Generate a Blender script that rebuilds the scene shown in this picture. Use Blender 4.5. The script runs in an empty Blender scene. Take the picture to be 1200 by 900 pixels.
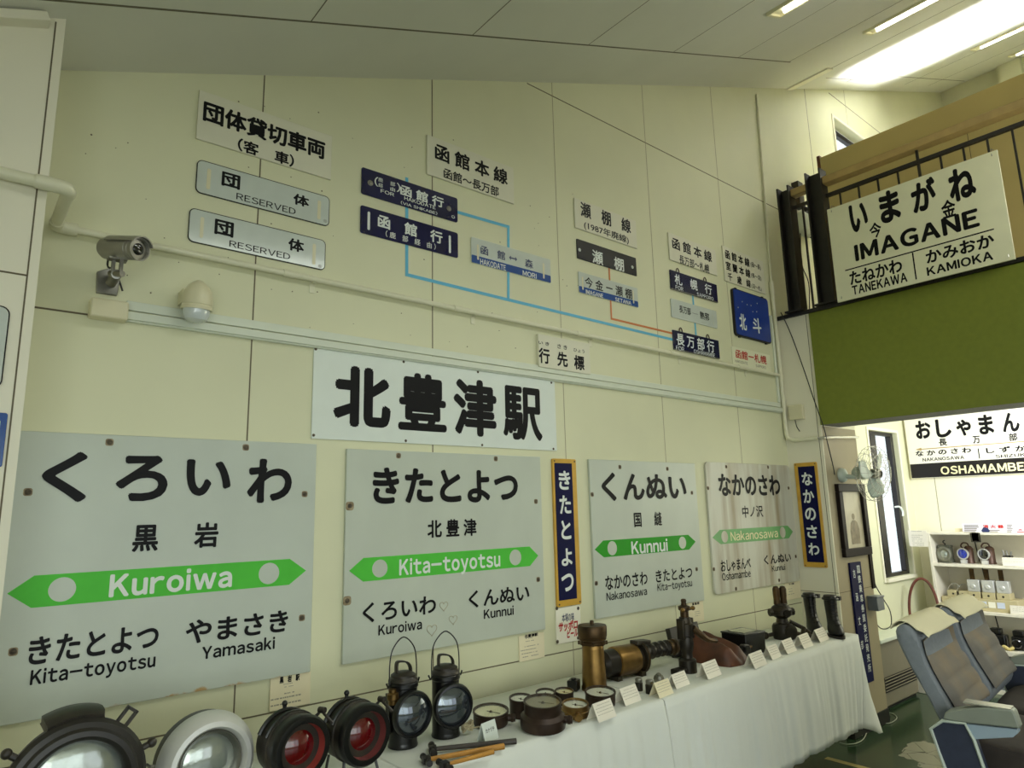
import bpy, bmesh, math, random
from mathutils import Vector, Matrix, noise
random.seed(7)
SC = bpy.context.scene
COL = SC.collection
V3 = Vector
PI = math.pi

# ------------------------------------------------------------------ camera, world, light, exposure
F_PX = 793.3
CAM_H = 1.5
RIGHT = V3((0.7696533351, -0.6380278051, -0.0235428058))
UP = V3((-0.0993807518, -0.1561448517, 0.9827218587))
FWD = V3((0.6306799584, 0.7540154543, 0.1835850888))
cam_d = bpy.data.cameras.new('camera')
cam = bpy.data.objects.new('camera', cam_d)
COL.objects.link(cam)
cam_d.sensor_fit = 'HORIZONTAL'
cam_d.sensor_width = 36.0
cam_d.lens = F_PX / 1200.0 * 36.0
cam_d.clip_start = 0.02
cam_m = Matrix((RIGHT, UP, -FWD)).transposed().to_4x4()
cam_m.translation = V3((0, 0, CAM_H))
cam.matrix_world = cam_m
SC.camera = cam

world = bpy.data.worlds.new('daylight')
SC.world = world
world.use_nodes = True
bg = world.node_tree.nodes['Background']
bg.inputs[0].default_value = (0.92, 0.97, 1.0, 1)
bg.inputs[1].default_value = 1.75
SC.view_settings.view_transform = 'Standard'
SC.view_settings.look = 'None'
SC.view_settings.gamma = 1.0
SC.view_settings.exposure = 0.0
SC.view_settings.use_curve_mapping = False


def area_light(name, loc, direction, sx, sy, power, color=(1, 1, 1), spread=180, xaxis=None):
    d = bpy.data.lights.new(name, 'AREA')
    d.shape = 'RECTANGLE'
    d.size = sx
    d.size_y = sy
    d.energy = power
    d.color = color
    d.spread = math.radians(spread)
    o = bpy.data.objects.new(name, d)
    COL.objects.link(o)
    z = -V3(direction).normalized()
    x = V3(xaxis) if xaxis else (V3((0, 0, 1)).cross(z) if abs(z.z) < .99 else V3((1, 0, 0)))
    x = (x - z * x.dot(z)).normalized()
    m = Matrix((x, z.cross(x), z)).transposed().to_4x4()
    m.translation = V3(loc)
    o.matrix_world = m
    return o


area_light('added_key_light', (0.1, -3.45, 1.3), (0.25, 1, 0.02), 3.0, 1.7, 20, (0.86, 1.0, 0.93))  # key light added at an invented opening behind the camera
area_light('added_left_light', (-1.5, -2.1, 1.3), (1, 0.4, 0.06), 2.0, 1.7, 34, (0.92, 1.0, 0.95))  # light added at the cut side opening, to brighten the pillar side
area_light('added_overhead_fill', (1.2, 0.35, 3.22), (0.05, 0.35, -1), 2.2, 0.3, 15, (0.95, 1.0, 0.93), 150, (1, 0, 0.1))  # unseen fill added over the tables, stands in for ceiling lamps
area_light('daylight_from_side_windows', (5.5, 0.3, 2.05), (1, 0.12, -0.06), 1.8, 0.6, 85, (0.93, 0.97, 1.0))
area_light('added_glare_uplight', (6.45, 0.4, 4.45), (-0.06, 0.0, 1), 1.2, 3.5, 210, (0.96, 0.97, 1.0), 38, (1, 0, 0))  # unseen uplight added to make the ceiling glare, guessed to be reflected daylight
area_light('added_wall_fill', (4.1, 0.1, 3.22), (-0.25, 0.8, -0.05), 1.6, 0.4, 13, (1.0, 1.0, 0.88))  # fill added in mid-air to brighten the upper sign wall


# ------------------------------------------------------------------ helpers
def px_ray(px, py):
    return RIGHT * ((px - 600) / F_PX) + UP * ((450 - py) / F_PX) + FWD


CAM = V3((0, 0, CAM_H))


def hit(px, py, o, n):
    d = px_ray(px, py)
    return CAM + d * ((V3(o) - CAM).dot(n) / d.dot(n))


def W(px, py, y=2.5):
    return hit(px, py, V3((0, y, 0)), V3((0, 1, 0)))


def ZP(px, py, z=0.72):
    return hit(px, py, V3((0, 0, z)), V3((0, 0, 1)))


def XP(px, py, x):
    return hit(px, py, V3((x, 0, 0)), V3((1, 0, 0)))


MW = {}
DECK = 0.7235        # top of the cloth on the tables


def tag(o, label=None, cat=None, group=None, kind=None):
    if label:
        o['label'] = label
    if cat:
        o['category'] = cat
    if group:
        o['group'] = group
    if kind:
        o['kind'] = kind
    return o


def thing(name, label, cat, loc=(0, 0, 0), rz=0.0, group=None):
    o = bpy.data.objects.new(name, None)
    o.empty_display_size = 0.05
    COL.objects.link(o)
    m = Matrix.Translation(V3(loc)) @ Matrix.Rotation(rz, 4, 'Z')
    o.matrix_world = m
    MW[o] = m
    return tag(o, label, cat, group)


def place(o, loc, rz=0.0):
    m = Matrix.Translation(V3(loc)) @ Matrix.Rotation(rz, 4, 'Z')
    o.matrix_world = m
    MW[o] = m
    return o


def kids(o):
    return [c for c in o.children]


def dup(root, loc, rz=0.0, label=None):
    def cp(o, parent=None):
        c = o.copy()
        COL.objects.link(c)
        if parent:
            c.parent = parent
            c.matrix_parent_inverse = Matrix()
        for ch in kids(o):
            cp(ch, c)
        return c
    r = cp(root)
    place(r, loc, rz)
    if label:
        r['label'] = label
    return r


_glyphs = {}


def outline(s, res):
    k = (s, res)
    if k in _glyphs:
        return _glyphs[k]
    c = bpy.data.curves.new('lettering', 'FONT')
    c.body = s
    c.dimensions = '2D'
    c.fill_mode = 'FRONT'
    c.resolution_u = res
    o = bpy.data.objects.new('lettering', c)
    COL.objects.link(o)
    dg = bpy.context.evaluated_depsgraph_get()
    m = bpy.data.meshes.new_from_object(o.evaluated_get(dg))
    vs = [(v.co.x, v.co.y) for v in m.vertices]
    fs = [tuple(p.vertices) for p in m.polygons]
    bpy.data.objects.remove(o)
    bpy.data.curves.remove(c)
    bpy.data.meshes.remove(m)
    _glyphs[k] = (vs, fs)
    return _glyphs[k]


def glyph(s, bold=0.0, res=3):
    """filled letters; Latin words are set in the sans face that matches the kana, letter by letter; a heavier weight is
    made of slightly shifted copies, each a hair above the last"""
    k = (s, bold, res, 'w')
    if k in _glyphs:
        return _glyphs[k]
    if all(32 <= ord(c) < 127 for c in s):
        vs, fs, x = [], [], 0.0
        for c in s:
            if c == ' ':
                x += .28
                continue
            gv, gf = outline(chr(ord(c) + 0xFEE0), res)
            if c in 'Iil':
                top = {'I': .733, 'i': .54, 'l': .78}[c]
                gv, gf = [(0, 0), (.085, 0), (.085, top), (0, top)], [(0, 1, 2, 3)]
                if c == 'i':
                    gv = gv + [(-.005, .66), (.09, .66), (.09, .76), (-.005, .76)]
                    gf = gf + [(4, 5, 6, 7)]
            lo, hi = min(v[0] for v in gv), max(v[0] for v in gv)
            n = len(vs)
            vs += [(v[0] - lo + x, v[1]) for v in gv]
            fs += [tuple(i + n for i in f) for f in gf]
            x += hi - lo + .085 + 2 * bold
    else:
        vs, fs = outline(s, res)
    if bold > 0:
        K = 8 if bold > .018 else 5
        ov, of = [], []
        for q in range(K + 1):
            dx, dy = (0, 0) if q == K else (bold * math.cos(2 * PI * q / K), bold * math.sin(2 * PI * q / K))
            n = len(ov)
            ov += [(x + dx, y + dy, q * 1.6e-5) for x, y in vs]
            of += [tuple(i + n for i in f) for f in fs]
    else:
        ov, of = [(x, y, 0.0) for x, y in vs], fs
    xs = [v[0] for v in ov]
    ys = [v[1] for v in ov]
    _glyphs[k] = (ov, of, min(xs), max(xs), min(ys), max(ys))
    return _glyphs[k]


class MB:
    def __init__(self):
        self.bm = bmesh.new()
        self.mi = 0

    def face(self, pts, mi=None):
        vs = [self.bm.verts.new(V3(p)) for p in pts]
        try:
            f = self.bm.faces.new(vs)
            f.material_index = self.mi if mi is None else mi
        except ValueError:
            pass

    def mesh(self, vs, fs, mi=None):
        bv = [self.bm.verts.new(V3(p)) for p in vs]
        for f in fs:
            try:
                g = self.bm.faces.new([bv[i] for i in f])
                g.material_index = self.mi if mi is None else mi
            except ValueError:
                pass
        return self

    def box(self, c, s, R=None, mi=None):
        c = V3(c)
        R = R or Matrix.Identity(3)
        h = [x / 2 for x in s]
        vs = []
        for z in (-1, 1):
            for x, y in ((-1, -1), (1, -1), (1, 1), (-1, 1)):
                vs.append(c + R @ V3((x * h[0], y * h[1], z * h[2])))
        return self.mesh(vs, [(3, 2, 1, 0), (4, 5, 6, 7), (0, 1, 5, 4), (1, 2, 6, 5), (2, 3, 7, 6), (3, 0, 4, 7)], mi)

    def bb(self, a, b, mi=None):
        a, b = V3(a), V3(b)
        return self.box((a + b) / 2, [abs(b[i] - a[i]) for i in range(3)], None, mi)

    def prism(self, poly, O, A, B, N, t, mi=None):
        """polygon (a,b) in the plane O,A,B thickened by t along N"""
        O, A, B, N = V3(O), V3(A), V3(B), V3(N)
        n = len(poly)
        p0 = [O + A * a + B * b for a, b in poly]
        p1 = [p + N * t for p in p0]
        fs = [tuple(range(n))[::-1], tuple(range(n, 2 * n))]
        fs += [(i, (i + 1) % n, n + (i + 1) % n, n + i) for i in range(n)]
        return self.mesh(p0 + p1, fs, mi)

    def rrect(self, O, A, B, N, a0, b0, a1, b1, t, r=0.0, mi=None, seg=5):
        if r <= 0:
            poly = [(a0, b0), (a1, b0), (a1, b1), (a0, b1)]
        else:
            poly = []
            for cx, cy, st in ((a1 - r, b0 + r, -90), (a1 - r, b1 - r, 0), (a0 + r, b1 - r, 90), (a0 + r, b0 + r, 180)):
                for k in range(seg + 1):
                    a = math.radians(st + 90 * k / seg)
                    poly.append((cx + r * math.cos(a), cy + r * math.sin(a)))
        return self.prism(poly, O, A, B, N, t, mi)

    def lathe(self, prof, O=(0, 0, 0), axis=(0, 0, 1), seg=32, mi=None):
        O = V3(O)
        ax = V3(axis).normalized()
        x = ax.orthogonal().normalized()
        y = ax.cross(x)
        vs, fs, rings = [], [], []
        for r, h in prof:
            if r < 1e-6:
                rings.append([len(vs)])
                vs.append(O + ax * h)
            else:
                rings.append(list(range(len(vs), len(vs) + seg)))
                for k in range(seg):
                    a = 2 * PI * k / seg
                    vs.append(O + ax * h + (x * math.cos(a) + y * math.sin(a)) * r)
        for A, B in zip(rings, rings[1:]):
            if len(A) == 1 and len(B) == 1:
                continue
            for k in range(seg):
                k2 = (k + 1) % seg
                if len(A) == 1:
                    fs.append((A[0], B[k2], B[k]))
                elif len(B) == 1:
                    fs.append((A[k], A[k2], B[0]))
                else:
                    fs.append((A[k], A[k2], B[k2], B[k]))
        return self.mesh(vs, fs, mi)

    def cyl(self, p0, p1, r0, r1=None, seg=20, mi=None):
        p0, p1 = V3(p0), V3(p1)
        L = (p1 - p0).length
        r1 = r0 if r1 is None else r1
        return self.lathe([(0, 0), (r0, 0), (r1, L), (0, L)], p0, p1 - p0, seg, mi)

    def tube(self, pts, r, seg=8, closed=False, mi=None, smooth_n=0):
        pts = [V3(p) for p in pts]
        if smooth_n:
            pts = spline(pts, smooth_n, closed)
        n = len(pts)
        rr = r if isinstance(r, (list, tuple)) else [r] * n
        if len(rr) != n:
            rr = [rr[min(len(rr) - 1, int(i * len(rr) / n))] for i in range(n)]
        tang = []
        for i in range(n):
            if closed:
                d = pts[(i + 1) % n] - pts[i - 1]
            else:
                d = pts[min(i + 1, n - 1)] - pts[max(i - 1, 0)]
            tang.append(d.normalized() if d.length > 1e-9 else V3((0, 0, 1)))
        u = tang[0].orthogonal().normalized()
        vs, fs = [], []
        for i in range(n):
            t = tang[i]
            u = (u - t * u.dot(t))
            u = u.normalized() if u.length > 1e-6 else t.orthogonal().normalized()
            w = t.cross(u)
            for k in range(seg):
                a = 2 * PI * k / seg
                vs.append(pts[i] + (u * math.cos(a) + w * math.sin(a)) * rr[i])
        m = n if closed else n - 1
        for i in range(m):
            j = (i + 1) % n
            for k in range(seg):
                k2 = (k + 1) % seg
                fs.append((i * seg + k, i * seg + k2, j * seg + k2, j * seg + k))
        if not closed:
            fs.append(tuple(range(seg))[::-1])
            fs.append(tuple((n - 1) * seg + k for k in range(seg)))
        return self.mesh(vs, fs, mi)

    def ball(self, c, r, seg=20, ring=12, mi=None, R=None):
        c = V3(c)
        r = V3(r) if isinstance(r, (tuple, list, Vector)) else V3((r, r, r))
        R = R or Matrix.Identity(3)
        b = bmesh.new()
        bmesh.ops.create_uvsphere(b, u_segments=seg, v_segments=ring, radius=1)
        b.verts.ensure_lookup_table()
        vs = [c + R @ V3((v.co.x * r.x, v.co.y * r.y, v.co.z * r.z)) for v in b.verts]
        fs = [tuple(v.index for v in f.verts) for f in b.faces]
        b.free()
        return self.mesh(vs, fs, mi)

    def strip(self, a, b, w, N, t, mi=None):
        """flat bar from a to b, width w, standing t off the surface with normal N"""
        a, b, N = V3(a), V3(b), V3(N).normalized()
        d = (b - a)
        L = d.length
        d.normalize()
        s = N.cross(d).normalized()
        return self.prism([(0, -w / 2), (L, -w / 2), (L, w / 2), (0, w / 2)], a, d, s, N, t, mi)

    def text(self, s, O, A, B, N, a0, b0, a1, b1, n, bold=0.0, res=3, shear=0.0, mi=None):
        vs, fs, x0, x1, y0, y1 = glyph(s, bold, res)
        O, A, B, N = V3(O) + V3(N) * n, V3(A), V3(B), V3(N)
        out = []
        for x, y, dz in vs:
            fx = (x - x0) / (x1 - x0)
            fy = (y - y0) / max(1e-6, (y1 - y0))
            out.append(O + A * (a0 + (a1 - a0) * fx + shear * fy * (b1 - b0)) + B * (b0 + (b1 - b0) * fy) + N * dz)
        return self.mesh(out, fs, mi)

    def build(self, name, mat, parent=None, bevel=0.0, smooth=True, angle=35, loc=None, merge=False, subsurf=0):
        if merge:
            bmesh.ops.remove_doubles(self.bm, verts=self.bm.verts, dist=1e-5)
        me = bpy.data.meshes.new(name)
        M = MW.get(parent, Matrix()) if parent else Matrix()
        if loc is not None:
            M = Matrix.Translation(V3(loc))
        self.bm.transform(M.inverted())
        if not getattr(self, 'raw', False):
            bmesh.ops.recalc_face_normals(self.bm, faces=self.bm.faces)
        self.bm.to_mesh(me)
        self.bm.free()
        for m in (mat if isinstance(mat, (list, tuple)) else [mat]):
            me.materials.append(m)
        if smooth and len(me.polygons):
            me.shade_smooth()
            me.set_sharp_from_angle(angle=math.radians(angle))
        o = bpy.data.objects.new(name, me)
        COL.objects.link(o)
        if parent:
            o.parent = parent
            MW[o] = MW[parent]
        elif loc is not None:
            o.location = V3(loc)
            MW[o] = M
        if bevel > 0:
            b = o.modifiers.new('bevel', 'BEVEL')
            b.width = bevel
            b.segments = 2
            b.limit_method = 'ANGLE'
            b.angle_limit = math.radians(50)
        if subsurf:
            b = o.modifiers.new('subdivision', 'SUBSURF')
            b.levels = b.render_levels = subsurf
        return o


def spline(p, n, closed=False):
    out = []
    m = len(p)
    rng = range(m) if closed else range(m - 1)
    for i in rng:
        a = p[(i - 1) % m] if (closed or i > 0) else p[0]
        b = p[i]
        c = p[(i + 1) % m]
        d = p[(i + 2) % m] if (closed or i + 2 < m) else p[m - 1]
        for k in range(n):
            t = k / n
            out.append(0.5 * ((2 * b) + (c - a) * t + (2 * a - 5 * b + 4 * c - d) * t * t + (3 * b - a - 3 * c + d) * t ** 3))
    if not closed:
        out.append(p[-1])
    return out


# ------------------------------------------------------------------ materials (all procedural)
def lin(c):
    return tuple(((x / 255) / 12.92 if x / 255 <= 0.04045 else ((x / 255 + 0.055) / 1.055) ** 2.4) for x in c)


def mat(name, rgb, rough=0.5, metal=0.0, noise=0.06, scale=12.0, bump=0.0, bscale=60.0, rgb2=None, lo=0.35, hi=0.7,
        stretch=None, coat=0.0, spec=0.5, rvar=0.0, emit=0.0, detail=5.0):
    m = bpy.data.materials.new(name)
    m.use_nodes = True
    nt = m.node_tree
    P = nt.nodes['Principled BSDF']
    c = lin(rgb)
    P.inputs['Roughness'].default_value = rough
    P.inputs['Metallic'].default_value = metal
    P.inputs['Specular IOR Level'].default_value = spec
    P.inputs['Coat Weight'].default_value = coat
    P.inputs['Coat Roughness'].default_value = 0.08
    tc = nt.nodes.new('ShaderNodeTexCoord')
    mp = nt.nodes.new('ShaderNodeMapping')
    nt.links.new(tc.outputs['Object'], mp.inputs[0])
    if stretch:
        mp.inputs['Scale'].default_value = stretch
    ns = nt.nodes.new('ShaderNodeTexNoise')
    ns.inputs['Scale'].default_value = scale
    ns.inputs['Detail'].default_value = detail
    nt.links.new(mp.outputs[0], ns.inputs[0])
    cr = nt.nodes.new('ShaderNodeValToRGB')
    cr.color_ramp.elements[0].position = lo
    cr.color_ramp.elements[1].position = hi
    if rgb2:
        c2 = lin(rgb2)
    else:
        c2 = tuple(max(0, x * (1 - noise * 2)) for x in c)
    cr.color_ramp.elements[0].color = (*c, 1)
    cr.color_ramp.elements[1].color = (*c2, 1)
    nt.links.new(ns.outputs[0], cr.inputs[0])
    nt.links.new(cr.outputs[0], P.inputs['Base Color'])
    if bump:
        n2 = nt.nodes.new('ShaderNodeTexNoise')
        n2.inputs['Scale'].default_value = bscale
        n2.inputs['Detail'].default_value = 4
        nt.links.new(tc.outputs['Object'], n2.inputs[0])
        b = nt.nodes.new('ShaderNodeBump')
        b.inputs['Strength'].default_value = bump
        b.inputs['Distance'].default_value = 0.004
        nt.links.new(n2.outputs[0], b.inputs['Height'])
        nt.links.new(b.outputs[0], P.inputs['Normal'])
    if emit:
        P.inputs['Emission Color'].default_value = (*c, 1)
        P.inputs['Emission Strength'].default_value = emit
    m['_cr'] = cr.name
    return m


def add_patch(m, rgb, axis, lo, hi, scale, thr, stretch=None):
    """stains of their own shape that sit near one edge of a thing (object coordinates)"""
    nt = m.node_tree
    P = nt.nodes['Principled BSDF']
    src = P.inputs['Base Color'].links[0].from_socket
    tc = nt.nodes.new('ShaderNodeTexCoord')
    sx = nt.nodes.new('ShaderNodeSeparateXYZ')
    nt.links.new(tc.outputs['Object'], sx.inputs[0])
    mr = nt.nodes.new('ShaderNodeMapRange')
    mr.inputs[1].default_value = hi
    mr.inputs[2].default_value = lo
    nt.links.new(sx.outputs[axis], mr.inputs[0])
    ns = nt.nodes.new('ShaderNodeTexNoise')
    ns.inputs['Scale'].default_value = scale
    ns.inputs['Detail'].default_value = 6
    mp = nt.nodes.new('ShaderNodeMapping')
    if stretch:
        mp.inputs['Scale'].default_value = stretch
    nt.links.new(tc.outputs['Object'], mp.inputs[0])
    nt.links.new(mp.outputs[0], ns.inputs[0])
    mu = nt.nodes.new('ShaderNodeMath')
    mu.operation = 'MULTIPLY'
    nt.links.new(mr.outputs[0], mu.inputs[0])
    nt.links.new(ns.outputs[0], mu.inputs[1])
    cr = nt.nodes.new('ShaderNodeValToRGB')
    cr.color_ramp.elements[0].position = thr
    cr.color_ramp.elements[1].position = thr + 0.1
    nt.links.new(mu.outputs[0], cr.inputs[0])
    mx = nt.nodes.new('ShaderNodeMix')
    mx.data_type = 'RGBA'
    nt.links.new(cr.outputs[0], mx.inputs[0])
    nt.links.new(src, mx.inputs[6])
    mx.inputs[7].default_value = (*lin(rgb), 1)
    nt.links.new(mx.outputs[2], P.inputs['Base Color'])


def glass_mat(name, tint=(1, 1, 1), fac=0.12, rough=0.02):
    m = bpy.data.materials.new(name)
    m.use_nodes = True
    nt = m.node_tree
    nt.nodes.remove(nt.nodes['Principled BSDF'])
    out = nt.nodes['Material Output']
    t = nt.nodes.new('ShaderNodeBsdfTransparent')
    t.inputs[0].default_value = (*tint, 1)
    g = nt.nodes.new('ShaderNodeBsdfGlossy')
    g.inputs['Roughness'].default_value = rough
    lw = nt.nodes.new('ShaderNodeLayerWeight')
    lw.inputs[0].default_value = 0.5
    fr = nt.nodes.new('ShaderNodeMath')
    fr.operation = 'POWER'
    fr.inputs[1].default_value = 4.0
    nt.links.new(lw.outputs['Facing'], fr.inputs[0])
    ad = nt.nodes.new('ShaderNodeMath')
    ad.operation = 'ADD'
    ad.use_clamp = True
    ad.inputs[1].default_value = fac
    nt.links.new(fr.outputs[0], ad.inputs[0])
    mx = nt.nodes.new('ShaderNodeMixShader')
    nt.links.new(ad.outputs[0], mx.inputs[0])
    nt.links.new(t.outputs[0], mx.inputs[1])
    nt.links.new(g.outputs[0], mx.inputs[2])
    nt.links.new(mx.outputs[0], out.inputs[0])
    return m


M = {}
M['wall'] = mat('cream_wall_panel', (222, 222, 188), 0.55, noise=0.03, scale=2.2, bump=0.03, bscale=120)
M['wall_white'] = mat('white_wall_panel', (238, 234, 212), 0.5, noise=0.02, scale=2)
M['seam'] = mat('panel_joint', (108, 99, 76), 0.8)
M['seam_soft'] = mat('panel_joint_pale', (168, 160, 128), 0.8)
M['ceil'] = mat('ceiling_board', (224, 224, 212), 0.7, noise=0.02, scale=3, bump=0.05, bscale=200)
M['ceil_seam'] = mat('ceiling_joint', (112, 106, 88), 0.8)
M['olive'] = mat('olive_green_fascia', (122, 132, 42), 0.6, noise=0.05, scale=30, bump=0.15, bscale=300)
M['concrete'] = mat('grey_speckled_soffit', (150, 148, 142), 0.9, noise=0.2, scale=180)
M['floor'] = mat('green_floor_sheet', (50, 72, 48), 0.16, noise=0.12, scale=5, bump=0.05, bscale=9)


def painted_reflection(m, rgb, x, y, rx, ry):
    """a ragged pale patch of window reflection painted into the floor colour"""
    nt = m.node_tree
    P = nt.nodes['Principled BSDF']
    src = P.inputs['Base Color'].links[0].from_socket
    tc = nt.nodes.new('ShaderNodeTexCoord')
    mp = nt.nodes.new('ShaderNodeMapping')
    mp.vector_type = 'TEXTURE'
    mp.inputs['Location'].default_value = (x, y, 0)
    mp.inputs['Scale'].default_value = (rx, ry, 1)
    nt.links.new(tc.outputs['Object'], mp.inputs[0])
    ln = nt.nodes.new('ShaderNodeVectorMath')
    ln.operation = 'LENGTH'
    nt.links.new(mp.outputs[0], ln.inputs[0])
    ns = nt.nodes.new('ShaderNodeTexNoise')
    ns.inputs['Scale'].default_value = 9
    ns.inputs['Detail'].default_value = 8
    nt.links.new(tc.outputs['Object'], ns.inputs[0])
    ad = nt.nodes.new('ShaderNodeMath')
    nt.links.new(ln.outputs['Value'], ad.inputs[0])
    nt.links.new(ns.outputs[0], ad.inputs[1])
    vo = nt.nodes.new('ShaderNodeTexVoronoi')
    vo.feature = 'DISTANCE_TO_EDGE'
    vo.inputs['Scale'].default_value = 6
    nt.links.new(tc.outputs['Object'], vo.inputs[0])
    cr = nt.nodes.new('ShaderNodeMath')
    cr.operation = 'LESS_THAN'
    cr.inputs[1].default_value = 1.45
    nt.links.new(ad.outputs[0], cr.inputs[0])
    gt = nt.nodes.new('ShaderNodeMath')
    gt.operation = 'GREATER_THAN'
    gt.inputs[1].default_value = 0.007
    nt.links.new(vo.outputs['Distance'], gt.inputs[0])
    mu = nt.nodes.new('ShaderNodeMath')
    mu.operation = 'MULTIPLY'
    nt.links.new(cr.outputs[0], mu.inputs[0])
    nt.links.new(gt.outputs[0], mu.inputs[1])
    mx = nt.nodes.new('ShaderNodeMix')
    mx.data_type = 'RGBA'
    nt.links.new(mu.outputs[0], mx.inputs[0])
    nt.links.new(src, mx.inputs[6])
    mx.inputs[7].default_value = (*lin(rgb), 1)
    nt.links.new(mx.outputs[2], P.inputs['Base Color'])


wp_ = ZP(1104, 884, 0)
painted_reflection(M['floor'], (150, 148, 130), wp_.x, wp_.y, .30, .20)  # pale window reflection put into the floor colour
M['beige'] = mat('beige_partition', (196, 178, 116), 0.5, noise=0.03, scale=3)
M['brown'] = mat('brown_wood_edge', (104, 58, 32), 0.5, noise=0.15, scale=20)
M['rail'] = mat('beige_handrail', (182, 156, 100), 0.45, noise=0.08, scale=14)
M['black_steel'] = mat('black_painted_steel', (30, 27, 24), 0.45, noise=0.2, scale=18)
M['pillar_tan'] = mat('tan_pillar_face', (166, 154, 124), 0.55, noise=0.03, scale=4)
M['pvc'] = mat('cream_pvc_pipe', (226, 224, 196), 0.35, noise=0.02)
M['duct'] = mat('pale_cable_duct', (218, 224, 206), 0.4, noise=0.02)
M['enamel'] = mat('white_enamel_board', (197, 204, 190), 0.35, noise=0.04, scale=5, stretch=(1, 1, 0.5))
M['enamel_rust'] = mat('white_enamel_board_rusty', (195, 203, 191), 0.35, noise=0.04, scale=4)
add_patch(M['enamel_rust'], (182, 150, 98), 2, 0.0, 0.05, 16, 0.5)
M['enamel_dirty'] = mat('stained_enamel_board', (205, 205, 190), 0.4, rgb2=(150, 132, 98), scale=9, lo=0.42, hi=0.8, stretch=(1.2, 1, 0.12))
M['plate'] = mat('white_enamel_plate', (208, 216, 208), 0.14, noise=0.05, scale=10, coat=0.6)
M['board'] = mat('white_plastic_board', (224, 222, 200), 0.5, noise=0.015)
M['board_bright'] = mat('white_name_board', (226, 234, 226), 0.35, noise=0.015)
M['cream_board'] = mat('cream_enamel_board', (236, 236, 206), 0.35, noise=0.03, scale=6)
M['ivory_lit'] = mat('ivory_sign_panel', (244, 240, 224), 0.35, noise=0.02)
M['black'] = mat('black_lettering', (13, 13, 16), 0.5, noise=0.0, spec=0.2)
M['white'] = mat('white_lettering', (226, 232, 226), 0.45, noise=0.0)
M['cream_letter'] = mat('cream_lettering', (232, 224, 178), 0.5, noise=0.0)
M['red'] = mat('red_lettering', (188, 40, 34), 0.5, noise=0.0)
M['faint_print'] = mat('faint_small_print', (158, 152, 134), 0.6, noise=0.0)
M['navy_letter'] = mat('navy_lettering', (34, 46, 92), 0.5, noise=0.0)
M['grey_letter'] = mat('faint_grey_lettering', (120, 116, 100), 0.6, noise=0.0)
M['green'] = mat('green_arrow_band', (86, 198, 68), 0.5, noise=0.04, scale=14, spec=0.2)
M['green_dark'] = mat('deep_green_arrow_band', (50, 158, 38), 0.5, noise=0.04, scale=14, spec=0.2)
M['green_faded'] = mat('faded_green_arrow_band', (112, 176, 106), 0.45, noise=0.08, scale=14, stretch=(1, 1, 0.2))
M['navy'] = mat('navy_enamel', (22, 23, 72), 0.16, noise=0.15, scale=10, coat=0.35)
M['navy_matte'] = mat('navy_enamel_vertical', (17, 19, 66), 0.5, noise=0.1, spec=0.15)
M['blue_band'] = mat('blue_enamel_band', (36, 78, 148), 0.2, noise=0.05)
M['royal'] = mat('royal_blue_panel', (30, 62, 150), 0.3, noise=0.1, scale=8)
M['yellow'] = mat('yellow_enamel_frame', (214, 168, 62), 0.35, noise=0.1, scale=16)
M['charcoal'] = mat('charcoal_plate', (38, 38, 36), 0.45, noise=0.1, spec=0.2)
M['cream_plate'] = mat('aged_cream_plate', (246, 243, 224), 0.3, rgb2=(228, 214, 160), scale=9, lo=0.58, hi=0.85)
M['tape_blue'] = mat('light_blue_tape', (96, 184, 218), 0.5, noise=0.03)
M['tape_orange'] = mat('orange_tape', (206, 122, 62), 0.5, noise=0.03)
M['paper'] = mat('cream_paper', (236, 226, 192), 0.7, noise=0.02)
M['paper_white'] = mat('white_card', (236, 230, 214), 0.6, noise=0.02)
M['rust'] = mat('rusty_bolt', (104, 92, 74), 0.7, noise=0.3, scale=60)
M['stain'] = mat('brown_bolt_stain', (160, 146, 116), 0.6, rgb2=(110, 90, 60), scale=60, noise=.1)
M['chrome'] = mat('brushed_aluminium_rim', (214, 214, 210), 0.45, metal=0.4, noise=0.1, scale=6, bump=0.02)
M['steel'] = mat('dull_steel', (150, 148, 140), 0.35, metal=0.9, noise=0.15, scale=20)
M['iron'] = mat('black_painted_iron', (32, 30, 27), 0.42, noise=0.25, scale=24, rgb2=(54, 46, 36), bump=0.15, bscale=50)
M['iron_gloss'] = mat('glossy_black_iron', (20, 20, 20), 0.28, noise=0.2, scale=20, bump=0.05)
M['iron_brown'] = mat('browned_black_iron', (36, 33, 30), 0.4, rgb2=(88, 58, 40), scale=5, lo=0.58, hi=0.8, bump=0.12)
M['brass'] = mat('aged_brass', (150, 118, 66), 0.34, metal=0.85, noise=0.2, scale=9, rgb2=(96, 74, 44))
M['brass_dark'] = mat('dark_bronze', (92, 70, 42), 0.42, metal=0.7, rgb2=(46, 36, 26), scale=12)
M['gun'] = mat('dark_oily_metal', (44, 40, 34), 0.38, metal=0.5, rgb2=(80, 66, 42), scale=10, lo=0.5, hi=0.8)
M['dial'] = mat('cream_gauge_dial', (240, 236, 196), 0.4, noise=0.05, scale=20)
M['dial_white'] = mat('white_gauge_dial', (242, 243, 228), 0.4, noise=0.04, scale=20)
M['copper'] = mat('brown_gauge_case', (64, 48, 38), 0.4, metal=0.4, noise=0.2, scale=16)
M['leather'] = mat('brown_leather', (98, 56, 34), 0.5, noise=0.2, scale=12, rgb2=(66, 38, 24), bump=0.3, bscale=40)
M['boot'] = mat('black_boot_leather', (17, 16, 16), 0.33, noise=0.2, scale=22, bump=0.3, bscale=60)
M['wood_yellow'] = mat('ochre_wood_handle', (198, 140, 52), 0.45, noise=0.15, scale=8, stretch=(1, 8, 8))
M['wood_dark'] = mat('grey_brown_handle', (70, 62, 56), 0.5, noise=0.15, scale=12)
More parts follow.
